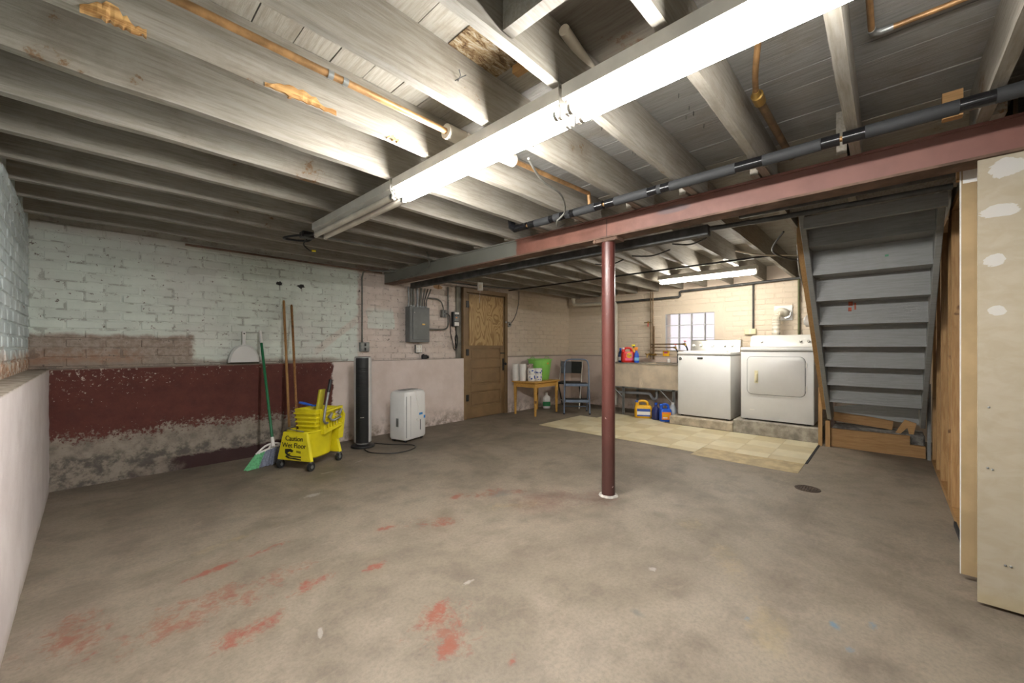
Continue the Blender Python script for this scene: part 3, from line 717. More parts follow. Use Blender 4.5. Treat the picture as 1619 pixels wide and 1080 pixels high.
MB().box(-.04, .04, -.015, .015, -.06, .06).build('case', M_lab, t, bevel=.004); MB().box(-.02, .02, -.018, -.015, -.03, .03).build('face', M_pvc, t); MB().tube([(0, .012, .06), (0, .012, .09)], .003, 6).build('stem', M_black, t)
pipe('pull_string', 'thin white string hanging below the white box above the door', [(3.93, 4.35, 1.94), (3.925, 4.36, 1.76)], .0015, M_lab, 'string', 5)

# ------------------------------------------------------------------ ceiling pipes
ip = thing('insulated_pipe', 'foam-sleeved pipe with black tape bands under the joists along the beam', 'pipe', (2.29, 0, 2.042))
yy = 2.13; q = 0
segs = [(2.13, 2.00, 'T'), (2.00, 1.98, 'C'), (1.98, 1.92, 'T'), (1.92, 1.78, 'F'), (1.78, 1.74, 'T'), (1.74, 1.68, 'F'), (1.68, 1.64, 'T'), (1.64, 1.60, 'F'), (1.60, 1.565, 'T'), (1.565, 1.40, 'F'), (1.40, 1.345, 'T'), (1.345, 1.325, 'C'), (1.325, 1.26, 'T'), (1.26, 1.04, 'F'), (1.04, .985, 'T'), (.985, .96, 'F'), (.96, .91, 'T'), (.91, .57, 'F'), (.57, .45, 'T'), (.45, .22, 'F'), (.22, .155, 'T'), (.155, .145, 'C'), (.145, .07, 'T'), (.07, -.20, 'F'), (-.20, -.29, 'T'), (-.29, -1.2, 'F')]
for (a, b, kx) in segs:
    r = {'T': .0265, 'F': .0275, 'C': .012}[kx]; m = {'T': M_tape, 'F': M_foam, 'C': M_cop}[kx]
    MB().cyl((R.uniform(-.002, .002), a, 0), (R.uniform(-.002, .002), b, 0), r, None, 18).build({'T': 'tape_band', 'F': 'foam_sleeve', 'C': 'copper_gap'}[kx], m, ip, smooth=True)
MB().tube([(0, 2.12, 0), (-.01, 2.15, .02), (-.01, 2.155, .09)], .03, 12).build('taped_elbow', M_tape, ip, smooth=True)
cp = thing('copper_pipe', 'long copper pipe between joists ending in white couplings at the strip light', 'pipe', (0, 1.5, 2.126))
MB().cyl((-.3, 0, 0), (1.15, 0, 0), .0135, None, 12).build('pipe', M_cop, cp, smooth=True); MB().cyl((1.6, 0, .018), (2.36, 0, .05), .0135, None, 12).build('pipe', M_cop, cp, smooth=True)
MB().cyl((1.14, 0, 0), (1.245, 0, .002), .034, None, 18).build('coupling', M_pvc, cp, smooth=True); MB().cyl((1.245, 0, .002), (1.48, 0, .014), .02, None, 12).build('pipe', M_pvc, cp, smooth=True); MB().cyl((1.47, 0, .014), (1.6, 0, .018), .034, None, 18).build('coupling', M_pvc, cp, smooth=True)
for x in (.60, .655): MB().cyl((x, 0, 0), (x+.02, 0, 0), .0155, None, 12).build('solder_joint', M_galv, cp, smooth=True)
MB().tube([(2.36, 0, .05), (2.37, 0, .0), (2.37, 0, -.045)], .0135, 10).build('drop_elbow', M_cop, cp, smooth=True)
c2 = thing('capped_copper_line', 'dangling bent copper tube joined to a thicker pipe between joists', 'pipe', (0, 0, 0))
MB().tube(curve([(1.55, .30, 2.275), (1.62, .33, 2.22), (1.78, .375, 2.19), (1.93, .405, 2.20)]), .011, 10).build('tube', M_cop, c2, smooth=True)
MB().tube([(1.93, .405, 2.20), (1.96, .408, 2.20), (1.965, .408, 2.20), (2.03, .41, 2.20)], [.013, .018, .024, .024], 12).build('fitting', M_brass, c2, smooth=True)
MB().cyl((2.03, .41, 2.20), (2.75, .40, 2.20), .017, None, 12).build('pipe', M_cop2, c2, smooth=True)
c3 = thing('copper_elbow_line', 'bare copper line with a soldered elbow against the grey subfloor', 'pipe', (0, 0, 0))
MB().tube([(1.5, .045, 2.25), (1.92, .042, 2.25), (1.945, .035, 2.25), (1.947, .01, 2.25), (1.95, -.275, 2.25)], .0095, 10).build('tube', M_cop, c3, smooth=True)
MB().tube([(1.91, .0425, 2.25), (1.935, .038, 2.25), (1.947, .018, 2.25), (1.947, -.015, 2.25)], .0125, 10).build('elbow', M_galv, c3, smooth=True)
tag(MB().box(2.95, 3.01, .91, 4.66, 1.90, 1.972).build('cable_trough', M_dk, None, bevel=.003), 'sooty grey cable trough running just behind the beam', 'trough')
pipe('stair_conduit', 'sooty conduit crossing in front of the stair head', [(2.98, .905, 1.945), (2.985, .5, 1.935), (2.99, -.24, 1.93)], .016, M_dk, 'conduit')
pipe('upper_stair_pipe', 'dark pipe above the conduit at the stair head', [(3.1, .75, 2.03), (3.1, -.28, 2.03)], .022, M_dk)
pipe('thin_black_conduit', 'thin black conduit hung under the laundry joists', [(4.8, 4.6, 2.055), (4.8, 2.5, 2.055), (4.8, .85, 2.055)], .011, M_black, 'conduit')
pipe('header_cable', 'dark cable sagging above the door frame', curve([(3.03, 4.6, 1.96), (3.4, 4.5, 2.02), (4.1, 4.45, 2.03), (4.75, 4.3, 2.045)]), .01, M_dk, 'cable')
pipe('trough_cable', 'grey cable looping from the joists onto the beam end', curve([(2.45, 3.55, 2.12), (2.55, 3.65, 2.05), (2.605, 3.8, 1.99), (2.61, 4.1, 1.95), (2.612, 4.5, 1.945)]), .009, M_cond, 'cable')
pipe('joist_cable', 'thin grey cable drooping between joists past the copper pipe', curve([(1.52, 1.32, 2.07), (1.75, 1.42, 2.06), (2.0, 1.47, 2.06), (2.22, 1.60, 2.04), (2.24, 1.68, 1.995), (2.34, 1.74, 1.99), (2.50, 1.80, 2.06)]), .006, M_cond, 'cable')
for n, pts in enumerate((((3.9, .62, 2.06), (4.2, .75, 1.98), (4.6, .66, 1.95), (4.9, .60, 2.03)), ((4.3, .58, 2.06), (4.6, .6, 1.80), (5.2, .62, 1.70), (5.6, .56, 1.55)), ((4.4, 1.1, 2.07), (4.6, .9, 2.03), (4.9, .66, 2.04), (5.4, .6, 2.06)))):
    pipe('loose_cable', ['dark loose cable drooping beside the stair head', 'grey loose cable hanging down against the lumber carriage', 'pale loose cable under the joists by the stair head'][n], curve(pts), .008, [M_dk, M_cond, M_pvc][n], 'cable')
for n, (x, ya, yb) in enumerate(((4.0, 2.45, 2.1), (3.9, 1.95, 1.55), (3.7, 1.45, 1.15))):
    pipe('joist_wire', ['short dark wire stapled under the laundry joists nearest the trough end by the support post', 'sagging dark wire stapled under the laundry joists above the washer side', 'short dark wire stapled under the laundry joists nearest the stair head'][n], curve([(x, ya, 2.07), (x+.03, (ya+yb)/2, 2.045), (x, yb, 2.07)]), .007, M_dk, 'wire', group='stapled wires under the laundry joists')
# cable bundle at the unlit fixture
t = thing('cable_tangle', 'black cable tangle with yellow connectors at the unlit strip light end', 'cable', (1.25, 3.5, 2.02))
MB().tube(curve([(0, -.28, 0), (-.03, -.1, .0), (-.07, .05, .02), (-.15, .12, .0), (-.1, .2, .01), (.02, .1, .0), (.04, .0, .02)]), .009, 8).build('cable_loop', M_black, t, smooth=True)
MB().box(-.06, .04, -.03, .05, .0, .05).build('splice_box', M_black, t, bevel=.006); MB().tube(curve([(0, .05, 0), (.0, .12, -.03), (.07, .18, -.06), (.1, .22, -.05)]), .006, 8).build('pigtail', M_black, t, smooth=True); MB().cyl((.1, .22, -.05), (.13, .2, -.05), .009).build('wire_nut', M_yel, t)
pipe('joist_conduit', 'thin pale conduit under the joists from the cable tangle', [(1.3, 3.52, 2.058), (2.1, 3.52, 2.062), (2.55, 3.56, 2.062)], .008, M_cond, 'conduit')
pipe('wall_top_pipe', 'thin rusty pipe along the top of the brick wall', [(.6, 4.68, 2.055), (2.55, 4.68, 2.055)], .01, M_rust)

# ------------------------------------------------------------------ laundry wall services
pipe('wall_iron_pipe', 'dark iron pipe stepping along the laundry wall top', [(6.67, 4.4, 1.945), (6.67, 3.5, 1.935), (6.67, 2.51, 1.94), (6.67, 2.49, 1.955), (6.67, 2.49, 2.015), (6.67, 2.47, 2.025), (6.67, .55, 2.07)], .019, M_dk)
pipe('outlet_conduit', 'thin dark conduit dropping to the cream outlet box', [(6.715, 1.443, 2.05), (6.715, 1.443, 1.375)], .012, M_dk, 'conduit')
pipe('green_conduit', 'thin olive conduit dropping behind the dryer', [(6.715, .89, 2.06), (6.715, .89, 1.25)], .014, simple('olive_paint', '#5c5d3a', .6), 'conduit')
o = outlet('cream_outlet', 'cream surface outlet box on the wall behind the washer', (0, 0, 0), .15, .085, .05, M_cream, M_cream, 2); o.location = (XW-.002, 1.48, 1.34); o.rotation_euler = (0, 0, -PI/2)
t = thing('pvc_drain', 'white drain pipe with an elbow in the corner near the ceiling', 'pipe', (0, 0, 0))
MB().tube(curve([(6.62, 4.56, 2.12), (6.62, 4.56, 2.02), (6.62, 4.53, 1.965), (6.62, 4.45, 1.945), (6.62, 3.70, 1.925)], 4), .034, 12).build('bend', M_pvc, t, smooth=True)
MB().tube([(6.62, 3.70, 1.925), (6.62, 3.64, 1.91), (6.62, 3.625, 1.87), (6.62, 3.625, .05)], .032, 12).build('stack', M_pvc, t, smooth=True)
MB().cyl((6.62, 4.56, 2.05), (6.62, 4.56, 2.10), .044).build('coupling', M_pvc, t, smooth=True)
MB().cyl((6.62, 3.92, 1.95), (6.62, 3.92, 2.12), .012).build('hanger', M_pvc, t)
t = thing('copper_risers', 'tarnished copper supply pipes with red-handled taps above the sink', 'pipes', (0, 0, 0))
for (y, x) in ((2.965, 6.62), (2.93, 6.63), (2.895, 6.60)): MB().cyl((x, y, 2.06 if y > 2.9 else 1.47), (x, y, .90), .0105, None, 10).build('riser', M_cop2, t, smooth=True)
MB().cyl((6.62, 2.95, 1.535), (6.62, 3.08, 1.535), .010).build('branch', M_cop2, t, smooth=True)
for (y1, z) in ((2.38, 1.16), (2.53, 1.105)):
    b_ = MB().cyl((6.59, 2.95, z), (6.59, y1, z), .010).build('branch', M_cop2, t, smooth=True)
    MB().tube([(6.58, y1+.03, z), (6.56, y1-.01, z), (6.55, y1-.03, z-.03)], [.014, .02, .013], 10).build('valve', M_brass, t, smooth=True)
    MB().cyl((6.56, y1-.01, z+.01), (6.55, y1-.015, z+.045), .005).build('stem', M_brass, t); MB().cyl((6.55, y1-.015, z+.045), (6.549, y1-.016, z+.052), .022, None, 8).build('red_handle', M_red, t)
    MB().tube(curve([(6.55, y1-.03, z-.03), (6.53, y1-.06, z-.09), (6.52, y1-.06, z-.25)]), .011, 8).build('hose', M_rub, t, smooth=True)
MB().sphere((6.60, 3.0, 1.535), .02).build('valve', M_brass, t, smooth=True); MB().box(6.585, 6.60, 2.995, 3.005, 1.46, 1.52).build('red_handle', M_red, t)
f_ = MB().tube([(6.60, 3.02, .98), (6.58, 2.85, .98)], .016, 10).build('faucet_body', M_brass, t, smooth=True)
for y in (3.02, 2.85): MB().cyl((6.58, y, .98), (6.54, y, 1.0), .008).build('faucet_handle', M_brass, t)
MB().tube(curve([(6.59, 2.935, .98), (6.5, 2.935, 1.0), (6.42, 2.935, .97), (6.41, 2.935, .93)]), .011, 8).build('spout', M_brass, t, smooth=True)

# ------------------------------------------------------------------ laundry sink
sk = thing('laundry_sink', 'large tan stone laundry sink on a steel frame under the window', 'sink', (0, 0, 0))
SX0, SX1, SY0, SY1, SZ0, SZ1 = 6.02, 6.66, 2.28, 3.46, .46, .85
MB().prism([(SX0, SZ1), (SX0+.05, SZ0), (SX0+.085, SZ0), (SX0+.04, SZ1)], 'y', SY0, SY1).build('front_wall', M_sink, sk, bevel=.005)
MB().box(SX1-.04, SX1, SY0, SY1, SZ0, SZ1).build('back_wall', M_sink, sk)
for y in (SY0, 2.86, SY1-.04): MB().box(SX0+.03, SX1-.02, y, y+.04, SZ0, SZ1-.002).build('end_wall' if y != 2.86 else 'divider', M_sink, sk)
MB().box(SX0+.05, SX1-.02, SY0, SY1, SZ0, SZ0+.035).build('bottom', M_sink, sk)
rm = MB(); rm.box(SX0-.006, SX0+.05, SY0-.004, SY1, SZ1-.012, SZ1+.004); rm.box(SX1-.05, SX1+.004, SY0, SY1, SZ1-.012, SZ1+.004); rm.box(SX0+.05, SX1-.05, SY0-.004, SY0+.045, SZ1-.012, SZ1+.004)
rm.build('rim', M_stone, sk, jit=.001)
MB().box(SX0+.052, SX1-.052, 2.87, SY1, SZ1-.012, SZ1+.004).build('drainboard', M_stone, sk)
for (x, y) in ((6.09, 2.36), (6.09, 3.19), (6.60, 2.36), (6.60, 3.19)):
    l_ = MB().box(x-.018, x+.018, y-.004, y+.004, 0, SZ0).box(x-.018, x-.012, y-.022, y+.018, 0, SZ0).build('leg', M_galv, sk)
for x in (6.09, 6.60): MB().box(x-.018, x+.012, SY0+.02, SY1-.02, SZ0-.022, SZ0-.001).build('frame_rail', M_galv, sk)
MB().tube([(6.085, 2.37, .24), (6.085, 2.58, .445)], .008, 6).build('brace', M_galv, sk); MB().tube([(6.085, 3.2, .27), (6.085, 3.38, .445)], .008, 6).build('brace', M_galv, sk)
MB().tube(curve([(6.3, 2.72, .46), (6.3, 2.72, .38), (6.3, 2.72, .30), (6.3, 2.76, .262), (6.3, 2.80, .29), (6.3, 2.83, .33), (6.3, 2.90, .345), (6.3, 3.40, .33)], 4), .022, 12).build('trap', simple('grey_pvc', '#a9abb0', .5), sk, smooth=True)
MB().cyl((6.3, 2.72, .36), (6.3, 2.72, .385), .033).build('trap_nut', M_galv, sk, smooth=True)

# ------------------------------------------------------------------ bottles
FR = (PI/2, 0, 0)
def bottle(name, label, loc, rz, prof, m, capm, cap, lab=None, labm=None, w=1.0, d=1.0, cat='bottle', trig=None):
    """prof: (half width, z) rings, elliptical"""
    t = thing(name, label, cat, loc, rz)
    MB().loft([[(p[0]*w, p[1]*d, z) for p in ellipse(r, r, 20, 2.6)] for r, z in prof]).build('bottle', m, t, smooth=True)
    z = prof[-1][1]; MB().cyl((0, 0, z), (0, 0, z+cap[1]), cap[0], cap[0]*.92, 14).build('cap', capm, t, smooth=True)
    if lab:
        r = max(p[0] for p in prof)
        MB().loft([[(p[0]*w, p[1]*d, z) for p in ellipse(r+.0012, r+.0012, 20, 2.6)] for z in lab]).build('label', labm, t, smooth=True)
    if trig:
        zt = z+cap[1]; MB().prism([(-.03, zt), (.02, zt), (.022, zt+.035), (-.045, zt+.03)], 'y', -.011, .011).build('trigger_head', trig, t, bevel=.003)
        MB().tube([(-.012, 0, zt), (-.03, 0, zt-.03)], .004, 6).build('trigger', trig, t)
    return t
def jug(name, label, loc, rz, w, d, h, m, capm, labcol, text_=None, textm=None, hw=.5, art=None):
    t = thing(name, label, 'jug', loc, rz)
    b = [[(p[0], p[1], z) for p in rrect(ww*w, dd*d, .3*d, 3)] for (ww, dd, z) in ((.9, .85, 0), (.98, .98, .012), (1, 1, .04), (1, 1, h*.55), (.96, .95, h*.66), (.80, .8, h*.74))]
    MB().loft(b).build('body', m, t, smooth=True)
    MB().tube(curve([(-w*.30, 0, h*.70), (-w*.28, 0, h*.9), (-w*.12, 0, h*.985), (w*.12, 0, h*.97), (w*.24, 0, h*.88), (w*.26, 0, h*.70)]), .019, 10).build('handle', m, t, smooth=True)
    MB().cyl((-w*.36, 0, h*.70), (-w*.36, 0, h*.90), .024, .022, 14).build('neck', m, t, smooth=True)
    MB().cyl((-w*.36, 0, h*.90), (-w*.36, 0, h*1.0), .027, .025, 14).build('cap', capm, t, smooth=True)
    if labcol:
        lb = MB().box(-w*.36, w*.40, -d/2-.003, -d/2+.002, h*.12, h*.56).build('label', labcol, t, bevel=.002)
        if art:
            for (a, b_, c_, e_, mm) in art: MB().box(a*w, b_*w, -d/2-.0045, -d/2-.003, c_*h, e_*h).build('label_band', mm, lb)
        if text_: text('lettering', text_, h*.16, textm, lb, (0.02*w, -d/2-.0052, h*.40), FR)
    return t
jug('laundry_jug', 'big golden yellow jug with a white and navy label on the tile', (5.965, 2.795, .0042), -1.08, .26, .13, .265, M_yel2, M_bprint, M_lab, None, None, art=((-.36, .40, .40, .56, M_bprint), (-.36, .40, .12, .2, M_bprint)))
bottle('purple_bottle', 'translucent dark purple bottle with a blue cap between two jugs', (5.955, 2.585, .0042), 0, [(.05, 0), (.06, .02), (.06, .13), (.048, .17), (.022, .20), (.018, .225)], M_navy, M_blue, (.022, .03))
t = jug('blue_jug', 'blue detergent jug with an orange label beside the concrete pad', (5.905, 2.42, .0042), -.9, .17, .11, .255, M_blue, M_blue, M_org, None, None, art=((-.3, .2, .3, .45, M_yel2), (-.3, .1, .2, .26, M_lab)))
bottle('clear_bottle', 'pale grey bottle tucked behind the blue jug', (6.04, 2.36, 0), 0, [(.045, 0), (.055, .02), (.055, .17), (.03, .23), (.02, .25)], simple('pale_plastic', '#b9c0c6', .3), M_lab, (.022, .025))
zs_ = SZ1+.0045
bottle('blue_cleaner_bottle', 'dark blue cleaner bottle with a pale label and blue cap on the sink', (6.2, 3.31, zs_), -.9, [(.032, 0), (.036, .01), (.036, .14), (.03, .165), (.016, .19), (.014, .205)], M_dblue, M_blue, (.018, .035), (.03, .09), M_lab)
t = jug('red_detergent_jug', 'red detergent jug with a round yellow and pink label on the sink', (6.19, 3.165, zs_), -.85, .225, .12, .245, M_red, simple('pink_cap', '#d9c4cc', .4), None)
lb = MB().cyl((.01, -.0605, .11), (.01, -.0635, .11), .058, None, 24).build('label', simple('pink_label', '#e3638e', .45), t); 
l2 = MB().cyl((.005, -.063, .118), (.005, -.065, .118), .045, None, 24).build('label_disc', M_yel2, lb)
MB().box(-.06, .075, -.0632, -.0612, .035, .075).build('label_band', simple('pink_label', '#e3638e'), lb)
text('lettering', 'Tide', .045, M_bprint, lb, (.005, -.0656, .118), FR)
text('small_lettering', 'PODS' if False else '', .01, M_lab, lb, (0, 0, 0), FR) if False else None
bottle('yellow_spray_bottle', 'yellow spray bottle with a black and yellow trigger behind the red jug', (6.34, 3.135, zs_), -1.0, [(.034, 0), (.038, .01), (.038, .12), (.03, .17), (.014, .21), (.013, .25)], M_yel2, M_black, (.018, .02), None, None, 1, .7, 'spray bottle', M_yel)
bottle('orange_spray_bottle', 'blue spray bottle with an orange trigger on the sink', (6.17, 3.005, zs_), -.9, [(.036, 0), (.040, .01), (.040, .10), (.032, .15), (.015, .185), (.014, .20)], M_blue, M_org, (.018, .02), (.035, .085), simple('cyan_label', '#7db9dd', .45), 1, .75, 'spray bottle', M_org)
t = thing('yellow_box', 'small yellow sponge box on the ledge behind the sink', 'box', (6.715, 2.735, .957), -PI/2)
MB().box(-.052, .052, -.02, .02, 0, .09).build('carton', M_yel2, t, bevel=.003); MB().box(-.028, .028, -.0215, -.02, .045, .075).build('label', simple('pink_label', '#e3638e'), t)
bottle('small_white_cup', 'small white cup standing on the sink rim under the yellow box', (6.635, 2.66, zs_), 0, [(.022, 0), (.026, .01), (.027, .045), (.022, .05)], M_lab, M_lab, (.018, .012), cat='cup')
bottle('weed_jug', 'white bottle with a green and yellow label under the table', (5.71, 4.52, 0), -.8, [(.055, 0), (.062, .015), (.062, .18), (.05, .215), (.022, .235), (.02, .25)], M_lab, M_lab, (.024, .03), (.04, .12), simple('green_label', '#2f8a4f', .45), 1.1, .7, 'bottle')

# ------------------------------------------------------------------ washer, dryer and pads
o = MB().box(5.775, 6.70, 1.475, 2.305, 0, .118).build('washer_pad', M_conc, None, bevel=.008, jit=.002); tag(o, 'lower concrete pad under the washing machine', 'pad')
o = MB().box(5.765, 6.70, .56, 1.47, 0, .172).build('dryer_pad', simple('pad_concrete_grey', '#a0998c', .85, 0, .2, 12, .6, True), None, bevel=.008, jit=.002); tag(o, 'taller grey concrete pad under the dryer', 'pad')
wa = thing('washing_machine', 'white top-load washing machine with five round dials', 'washing machine', (5.875, 1.875, .121), 0)
Wd = .35
for (x, y) in ((.05, -.3), (.05, .3), (.58, -.3), (.58, .3)): MB().cyl((x, y, 0), (x, y, .02), .02).build('foot', M_rub, wa)
MB().rbox(0, .64, -Wd, Wd, .018, .875, .012).build('cabinet', M_white, wa, smooth=True)
MB().rbox(-.006, .65, -Wd-.003, Wd+.003, .88, .925, .014).build('top_deck', M_white, wa, smooth=True)
MB().rbox(.05, .48, -Wd+.06, Wd-.06, .922, .937, .006).build('lid', M_white, wa, smooth=True)
MB().prism([(.50, .92), (.56, 1.095), (.64, 1.105), (.65, .92)], 'y', -Wd+.01, Wd-.01).build('control_panel', M_chrome, wa, bevel=.006)
nv = Vector((-.946, 0, .324))
for (y, r) in ((.30, .021), (.20, .019), (.035, .027), (-.135, .02), (-.23, .021)):
    p = Vector((.531, y, 1.012)); k_ = MB().cyl(tuple(p), tuple(p+nv*.028), r, r*.88, 20).build('dial', M_white, wa, smooth=True)
    MB().cyl(tuple(p), tuple(p+nv*.006), r*1.25, None, 20).build('dial_ring', M_chrome, k_, smooth=True)
MB().box(-.0035, .0, .005, .075, .822, .846).build('badge', M_black, wa); MB().box(-.0045, -.0033, .013, .067, .831, .837).build('badge_lettering', M_chrome, wa)
e_ = MB().cyl((-.004, .31, .825), (0, .31, .825), .021, None, 24).build('emblem', M_grey, wa, smooth=True); MB().cyl((-.0055, .31, .825), (-.004, .31, .825), .013, None, 20).build('emblem_centre', M_chrome, e_, smooth=True)
MB().box(.18, .6, -Wd-.012, -Wd, .04, .10).build('side_clip', M_galv, wa) if False else None
dy = thing('dryer', 'white front-load dryer with a square rounded door', 'dryer', (5.845, 1.013, .175), 0)
Dd = .385
for (x, y) in ((.05, -.33), (.05, .33), (.58, -.33), (.58, .33)): MB().cyl((x, y, 0), (x, y, .02), .02).build('foot', M_rub, dy)
MB().rbox(0, .66, -Dd, Dd, .015, .885, .010).build('cabinet', M_white, dy, smooth=True)
MB().rbox(-.012, .67, -Dd-.006, Dd+.006, .888, .935, .014).build('top_deck', M_white, dy, smooth=True)
def rr_yz(w, h, r, cy, cz, x): return [(x, cy+p[0], cz+p[1]) for p in rrect(w, h, r, 5)]
cyd, czd = .005, .578
MB().loft([rr_yz(.618, .488, .06, cyd, czd, -.0015), rr_yz(.618, .488, .06, cyd, czd, 0.0)]).build('door_gap', M_grey, dy)
dd_ = MB().loft([rr_yz(.606, .476, .055, cyd, czd, 0.0), rr_yz(.606, .476, .055, cyd, czd, -.010), rr_yz(.59, .46, .05, cyd, czd, -.014)]).build('door', M_white, dy, smooth=True)
MB().rbox(-.018, -.013, .185, .225, .48, .64, .002).build('handle_recess', M_cream, dd_); MB().rbox(-.032, -.017, .192, .218, .50, .60, .006).build('handle', M_cream, dd_, smooth=True)
for z in (.44, .72): MB().box(-.008, 0, -.318, -.303, z-.03, z+.03).build('hinge', M_offw, dy)
MB().box(-.0015, 0, .23, .28, .13, .142).build('badge', M_lab, dy)
MB().loft([[(.47+.0*p[0], 0, 0) for p in []] or [(x, y, z) for (x, z) in ((.46, .93), (.50, 1.075), (.53, 1.10), (.65, 1.10), (.66, .93))] for y in (-Dd+.02, Dd-.005)]).build('control_panel', M_offw, dy, bevel=.012, smooth=True)
nv = Vector((-.964, 0, .266))
for (y, r) in ((.245, .028), (-.19, .022), (-.275, .022)):
    p = Vector((.482, y, 1.012)); k_ = MB().cyl(tuple(p), tuple(p+nv*.03), r*.75, r*.6, 18).build('dial', M_chrome, dy, smooth=True)
    if r > .025: MB().cyl(tuple(p), tuple(p+nv*.004), r*1.6, None, 24).build('dial_plate', M_lab, k_, smooth=True)
# dryer vent
t = thing('dryer_vent', 'white ribbed flexible dryer vent bending into a wall plate', 'vent hose', (0, 0, 0))
pts = curve([(6.57, 1.13, 1.19), (6.57, 1.13, 1.45), (6.575, 1.12, 1.56), (6.60, 1.09, 1.605), (6.65, 1.05, 1.60), (6.72, 1.04, 1.575)], 10)
MB().tube(pts, [.054 if i % 2 else .043 for i in range(len(pts))], 18).build('hose', M_pvc, t, smooth=True)
MB().box(6.725, 6.742, .965, 1.185, 1.49, 1.70).build('wall_plate', M_lab, t, bevel=.003); MB().cyl((6.68, 1.04, 1.575), (6.727, 1.04, 1.572), .062, None, 20).build('clamp', M_chrome, t, smooth=True)
t = thing('round_alarm', 'round white plastic dial fixed to the lumber carriage above the dryer', 'alarm', (4.72, .535, 1.365)); MB().cyl((0, 0, 0), (0, .035, 0), .055, None, 24).build('base', M_lab, t, smooth=True); MB().cyl((0, .035, 0), (0, .05, 0), .045, .035, 24).build('cover', M_lab, t, smooth=True)

# ------------------------------------------------------------------ vinyl tile patch, floor drain
vt = thing('vinyl_tile_patch', 'patch of cream checkered vinyl tiles in front of the laundry machines', 'tiles', (0, 0, 0))
TS = .305
V = {}
for i in range(5):
    for j in range(10):
        x0 = 5.765-(i+1)*TS; x1 = 5.765-i*TS; y0 = .575+j*TS; y1 = y0+TS
        if x0 < 4.40: x0 = 4.40
        if x1-x0 < .05 or (j >= 9 and i == 0): continue
        if i == 0 and j in (6, 7, 8, 9): x1 = 6.0
        m = M_vinyl[(i+j) % 2]
        if i >= 3 and j < 3:
            if i == 4: m = M_vinyl[2]
            elif x0 < 4.66: x0 = 4.66
        MB().box(x0+.0008, x1-.0008, y0+.0008, y1-.0008, .0005, .004 if m is not M_vinyl[2] else .0025).build('tile', m, vt)
MB().box(4.28, 4.66, .575, 1.49, .0004, .0022).build('bare_underlay', M_vinyl[2], vt) 
MB().box(4.70, 5.72, .556, .574, .0, .005).build('edge_strip', M_rub, vt)
t = thing('floor_drain', 'round rusty floor drain set in the concrete', 'drain', (3.877, .458, 0))
MB().lathe([(.085, 0), (.085, .003), (.07, .004), (.069, .002), (.0, .002)], n=28).build('ring', simple('rusty_iron', '#4a3c30', .7, .4, .3, 30), t)
for q in range(-3, 4): MB().box(-.06+abs(q)*.004, .06-abs(q)*.004, q*.018-.003, q*.018+.003, .002, .005).build('grate_bar', MATS['rusty_iron'], t)

# ------------------------------------------------------------------ table and what stands on it
tb = thing('pine_side_table', 'small square-legged pine table beside the brown door', 'table', (5.19, 4.33, 0), .07)
MB().box(-.36, .36, -.245, .245, .527, .55).build('tabletop', M_table, tb, bevel=.005)
for (x, y) in ((-.31, -.205), (.31, -.205), (-.31, .205), (.31, .205)):
    MB().loft([[(x+p[0], y+p[1], z) for p in rrect(s, s, .004, 1)] for s, z in ((.028, 0), (.042, .44), (.044, .527))]).build('leg', M_table, tb)
for y in (-.205, .205): MB().box(-.29, .29, y-.010, y+.010, .455, .527).build('apron', M_table, tb)
for x in (-.31, .31): MB().box(x-.010, x+.010, -.185, .185, .455, .527).build('apron', M_table, tb)
ZT = .5502
for n, (x, y) in enumerate(((4.90, 4.535), (4.945, 4.415))):
    t = thing('paper_towel_roll', ['white paper towel roll on the table edge by the door', 'white paper towel roll on the table touching the printed tissue pack'][n], 'paper towel', (x, y, ZT))
    MB().lathe([(.056, 0), (.06, .008), (.06, .272), (.054, .28), (.02, .28), (.02, .26), (.001, .26)], n=24).build('paper', M_lab, t, smooth=True); MB().lathe([(.021, .25), (.021, .2815), (.018, .2815), (.018, .25)], n=16).build('core', M_dryp, t)
def pack(name, label, loc, rz, nx, nz, r, h, m, pm):
    t = thing(name, label, 'tissue pack', loc, rz)
    for i in range(nx):
        for j in range(nz):
            k_ = MB().lathe([(r*.9, 0), (r, .008), (r, h-.008), (r*.9, h)], ((i-(nx-1)/2)*r*1.96, 0, j*h), 20).build('wrapped_roll', m, t, smooth=True)
            if pm:
                for q in range(5):
                    a = -PI/2+R.uniform(-1, 1); z = j*h+R.uniform(.02, h-.02); cx = (i-(nx-1)/2)*r*1.96
                    c_ = Vector((cx+r*math.cos(a), r*math.sin(a), z)); dn = Vector((math.cos(a), math.sin(a), 0))
                    MB().cyl(tuple(c_-dn*.002), tuple(c_+dn*.0012), R.uniform(.008, .016), None, 8).build('printed_flower', pm, k_)
    return t
pack('tissue_pack', 'tissue roll pack printed with blue flowers at the table front', (5.06, 4.25, ZT), -.5, 2, 2, .062, .105, M_lab, M_bprint)
pack('brown_tissue_pack', 'brown and white paper pack behind the flowered tissue pack', (5.095, 4.395, ZT), -.35, 1, 2, .06, .14, simple('taupe_wrap', '#a9988c', .5, 0, .4, 25), None)
t = thing('green_tub', 'lime green plastic tub with wire handles on the table', 'tub', (5.37, 4.40, ZT), .07)
MB().lathe([(.15, 0), (.155, .005), (.205, .34), (.222, .345), (.222, .355), (.202, .355), (.195, .34), (.145, .012), (.001, .012)], n=32).build('shell', M_lgrn, t, smooth=True)
for s in (-1, 1): MB().tube(curve([(s*.21, -.05, .35), (s*.215, -.03, .385), (s*.215, .03, .385), (s*.21, .05, .35)]), .005, 6).build('handle', M_lgrn, t, smooth=True)
MB().box(-.05, -.02, -.198, -.185, .27, .295).build('sticker', M_org, t)

